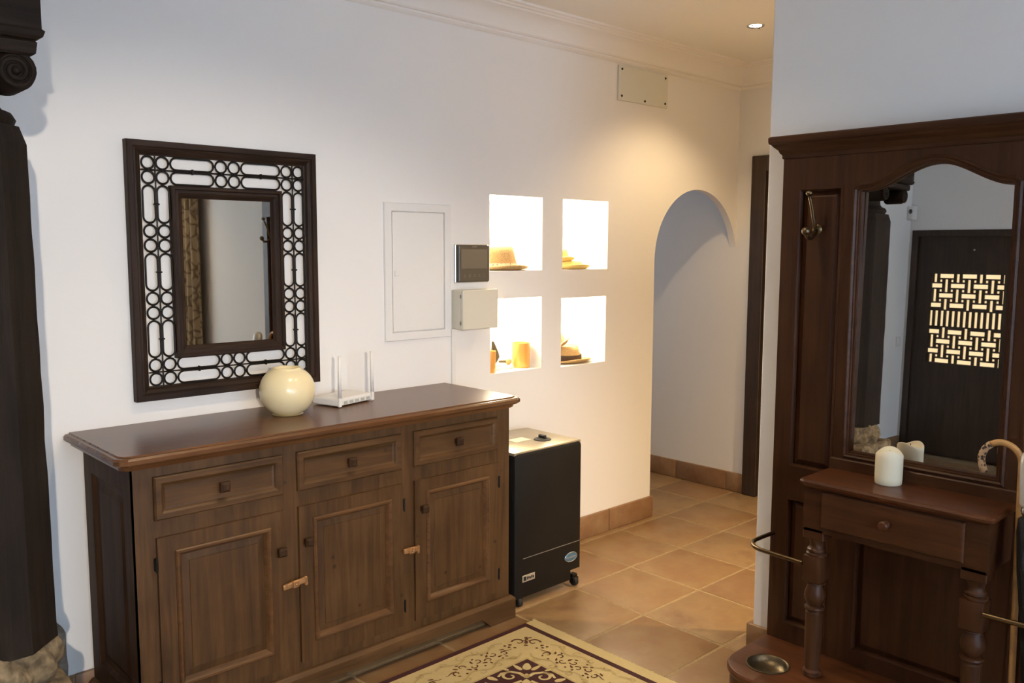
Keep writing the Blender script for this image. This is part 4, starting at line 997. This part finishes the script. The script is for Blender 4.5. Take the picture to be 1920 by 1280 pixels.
# base with two rounded lobes, each holding a drip dish
LC, LR = .383, .132
def base_plan(o_):
    pts = []
    a = HW+.008+o_; yb_ = -.003; front = -.285-o_
    pts.append((-a, yb_)); 
    for k in range(0, 15):
        t_ = PI+PI*.5*k/14; pts.append((-LC+(LR+o_)*math.cos(t_), -.266+(LR+o_)*math.sin(t_)))
    for k in range(1, 9):
        t_ = 1.5*PI+PI*.38*k/8; pts.append((-LC+(LR+o_)*math.cos(t_), -.266+(LR+o_)*math.sin(t_)))
    pts.append((-.17, front-.01)); pts.append((-.12, front))
    return pts + [(-x, y) for x, y in reversed(pts)]
bm = BM()
loft(bm, [[(u, v, z) for u, v in base_plan(o_)] for o_, z in ((-.012, 0), (-.012, .03), (-.006, .036), (-.006, .092), (.000, .098), (.004, .106), (.004, .116), (-.001, .122), (-.006, .124))], True, False)
DN = 36
dish_loops = [[(sx*.385+.071*math.cos(2*PI*i/DN), -.262+.071*math.sin(2*PI*i/DN)) for i in range(DN)] for sx in (-1, 1)]
poly_prism(bm, [base_plan(-.006)]+dish_loops, lambda u, v, h: (u, v, h), .124, .124, back=False)
for l_ in dish_loops: loft(bm, [[(u, v, .124) for u, v in l_], [(u, v, .085) for u, v in l_]], False, True)
obj('base', bm, 'mahogany_shelf', hs, True, 25, local=True)
for sx in (-1, 1):
    bm = BM(); n = DN
    rings = [[(sx*.385+r*1.0*math.cos(2*PI*i/n), -.262+r*math.sin(2*PI*i/n), z) for i in range(n)] for r, z in ((.069, .120), (.074, .1245), (.074, .127), (.070, .128), (.066, .125), (.062, .114), (.053, .103), (.035, .097), (.002, .096))]
    loft(bm, rings, False, True); obj('drip_dish', bm, 'dish_metal', hs, True, 60, local=True)
    pts = [(sx*.500, FB+.002, .516), (sx*.503, -.12, .516)]
    for k in range(9):
        a = PI/2*k/8; pts.append((sx*(.503-.085+.085*math.cos(a)), -.165-.085*math.sin(a), .516))
    pts += [(sx*.36, -.2535, .516), (sx*.279, -.250, .513)]
    bm = BM(); tube(bm, pts, .0075, 10); obj('stick_rail', bm, 'old_bronze', hs, True, 40, local=True)
# coat hooks
for sx in (-1, 1):
    x = sx*.378; y = FB+.004
    bm = BM(); q = BM(); lathe(q, [(.018, 0), (.018, .004), (.012, .010), (.001, .012)], 0, 0, 18); join(bm, q, Matrix.Translation((x, y, 1.617)) @ Matrix.Rotation(PI/2, 4, 'X')); hk = obj('coat_hook', bm, 'old_bronze', hs, True, 35, local=True)
    bm = BM(); tube(bm, [(x, y-.006, 1.617), (x, y-.018, 1.622), (x, y-.030, 1.650), (x, y-.043, 1.685), (x, y-.056, 1.712), (x, y-.064, 1.728)], [.008, .0075, .007, .006, .0055, .0055], 10); sphere(bm, (x, y-.066, 1.737), .0125, 12, (1, 1, .75)); obj('upper_arm', bm, 'old_bronze', hk, True, local=True)
    bm = BM(); tube(bm, [(x, y-.008, 1.615), (x, y-.022, 1.600), (x, y-.040, 1.588), (x, y-.062, 1.587), (x, y-.076, 1.598), (x, y-.080, 1.606)], [.009, .0085, .008, .0075, .007, .0065], 10); sphere(bm, (x, y-.080, 1.610), .0145, 12); obj('lower_arm', bm, 'old_bronze', hk, True, local=True)

# ------------------------------------------------------------------ on and in the hall stand
cxw, cyw, czw, cr = 2.742, 1.152, .8015, .0415
bm = BM(); n = 32; rings = []
for r, z in ((.038, 0), (.0405, .003), (cr, .02), (cr, .085), (cr, .103), (cr-.003, .107), (cr-.007, .108), (cr-.013, .104), (.012, .102), (.002, .1015)):
    top_ = z > .09
    rings.append([(cxw+r*math.cos(2*PI*i/n), cyw+r*math.sin(2*PI*i/n), czw+z+(.009*math.sin(2*2*PI*i/n+.9)*(r/cr) if top_ else 0)) for i in range(n)])
loft(bm, rings); t = thing('pillar_candle', 'short ivory pillar candle with a wavy rim on the hall stand shelf', 'candle', (cxw, cyw, czw)); obj('wax_body', bm, 'wax_white', t, True, 60)
bm = BM(); tube(bm, [(cxw, cyw, czw+.098), (cxw+.001, cyw, czw+.109)], .0012, 6); obj('wick', bm, 'rubber', t)
# walking cane with a hooked bamboo handle
t = thing('walking_cane', 'bamboo walking cane with a hooked handle and wrapped grip in the stick rack', 'cane', (2.625, .725, .099))
kx, ky = 2.735, .771; hr = .0545
pts = [(2.625, .725, .105), (2.678, .747, .5), (kx, ky, .926)]
arc = []
for k in range(0, 19):
    a = PI*1.12*k/18; arc.append((kx+.004*k/18, ky+hr-hr*math.cos(a), .934+hr*1.05*math.sin(a)))
cut = 11
bm = BM(); tube(bm, pts+arc[:cut+1], [.0085, .009, .0095]+[.0095]*(cut+1), 12); obj('shaft', bm, 'bamboo', t, True)
bm = BM(); tube(bm, arc[cut:]+[(kx+.004, ky+2*hr-.010, .894)], .0105, 12); obj('wrapped_grip', bm, 'rope_wrap', t, True)
bm = BM(); lathe(bm, [(.011, .104), (.0115, .108), (.0105, .14), (.001, .142)], 2.625, .725, 12); obj('rubber_tip', bm, 'rubber', t, True, 40)
# folded black umbrella with a silver handle
u0, u1 = Vector((2.628, .672, .104)), Vector((2.676, .731, .995))
def uax(z): return u0+(u1-u0)*((z-u0.z)/(u1.z-u0.z))
def ulathe(bm, prof, n=24, flute=0.):
    rings = []
    for r, z in prof:
        c = uax(z); rings.append([(c.x+r*(1+flute*math.cos(16*PI*i/n+z*6))*math.cos(2*PI*i/n), c.y+r*(1+flute*math.cos(16*PI*i/n+z*6))*math.sin(2*PI*i/n), z) for i in range(n)])
    return loft(bm, rings)
t = thing('folded_umbrella', 'folded black umbrella with a silver handle standing in the stick rack', 'umbrella', u0)
bm = BM(); ulathe(bm, [(.006, .20), (.014, .24), (.020, .36), (.0245, .52), (.031, .66), (.033, .76), (.029, .80), (.014, .812)], 40, .14); obj('canopy', bm, 'black_cloth', t, True)
bm = BM(); ulathe(bm, [(.003, .104), (.004, .108), (.006, .21)], 12); obj('ferrule', bm, 'silver', t, True, 40)
bm = BM(); ulathe(bm, [(.014, .808), (.024, .812), (.027, .822), (.025, .832), (.016, .836)]); obj('collar', bm, 'chrome', t, True, 40)
bm = BM(); ulathe(bm, [(.022, .834), (.030, .842), (.030, .955), (.027, .976), (.017, .990), (.002, .995)]); obj('handle', bm, 'satin_silver', t, True, 40)

# net curtain on the right wall (seen in the wall mirror)
t = thing('net_curtain', 'tan curtain with a net pattern hanging on the wall past the hall stand', 'curtain', (WB, -.70, 0))
bm = BM(); A = []; n = 70; zs = [.06+2.24*k/12 for k in range(13)]
rings = []
for z in zs:
    r_ = []
    for k in range(n+1): f_ = k/n; r_.append((WB-.075+.028*math.sin(f_*PI*13)*(1-.25*z/2.3), -1.05+.62*f_, z))
    for k in range(n, -1, -1): f_ = k/n; r_.append((WB-.071+.028*math.sin(f_*PI*13)*(1-.25*z/2.3), -1.05+.62*f_, z))
    rings.append(r_)
loft(bm, rings); obj('drape', bm, 'net_curtain', t, True)
bm = BM(); tube(bm, [(WB-.075, -1.12, 2.32), (WB-.075, -.36, 2.32)], .011, 10); obj('curtain_rod', bm, 'iron', t, True)
for y in (-1.08, -.40): bm = BM(); tube(bm, [(WB-.075, y, 2.32), (WB, y, 2.32)], .006, 8); obj('rod_bracket', bm, 'iron', t)
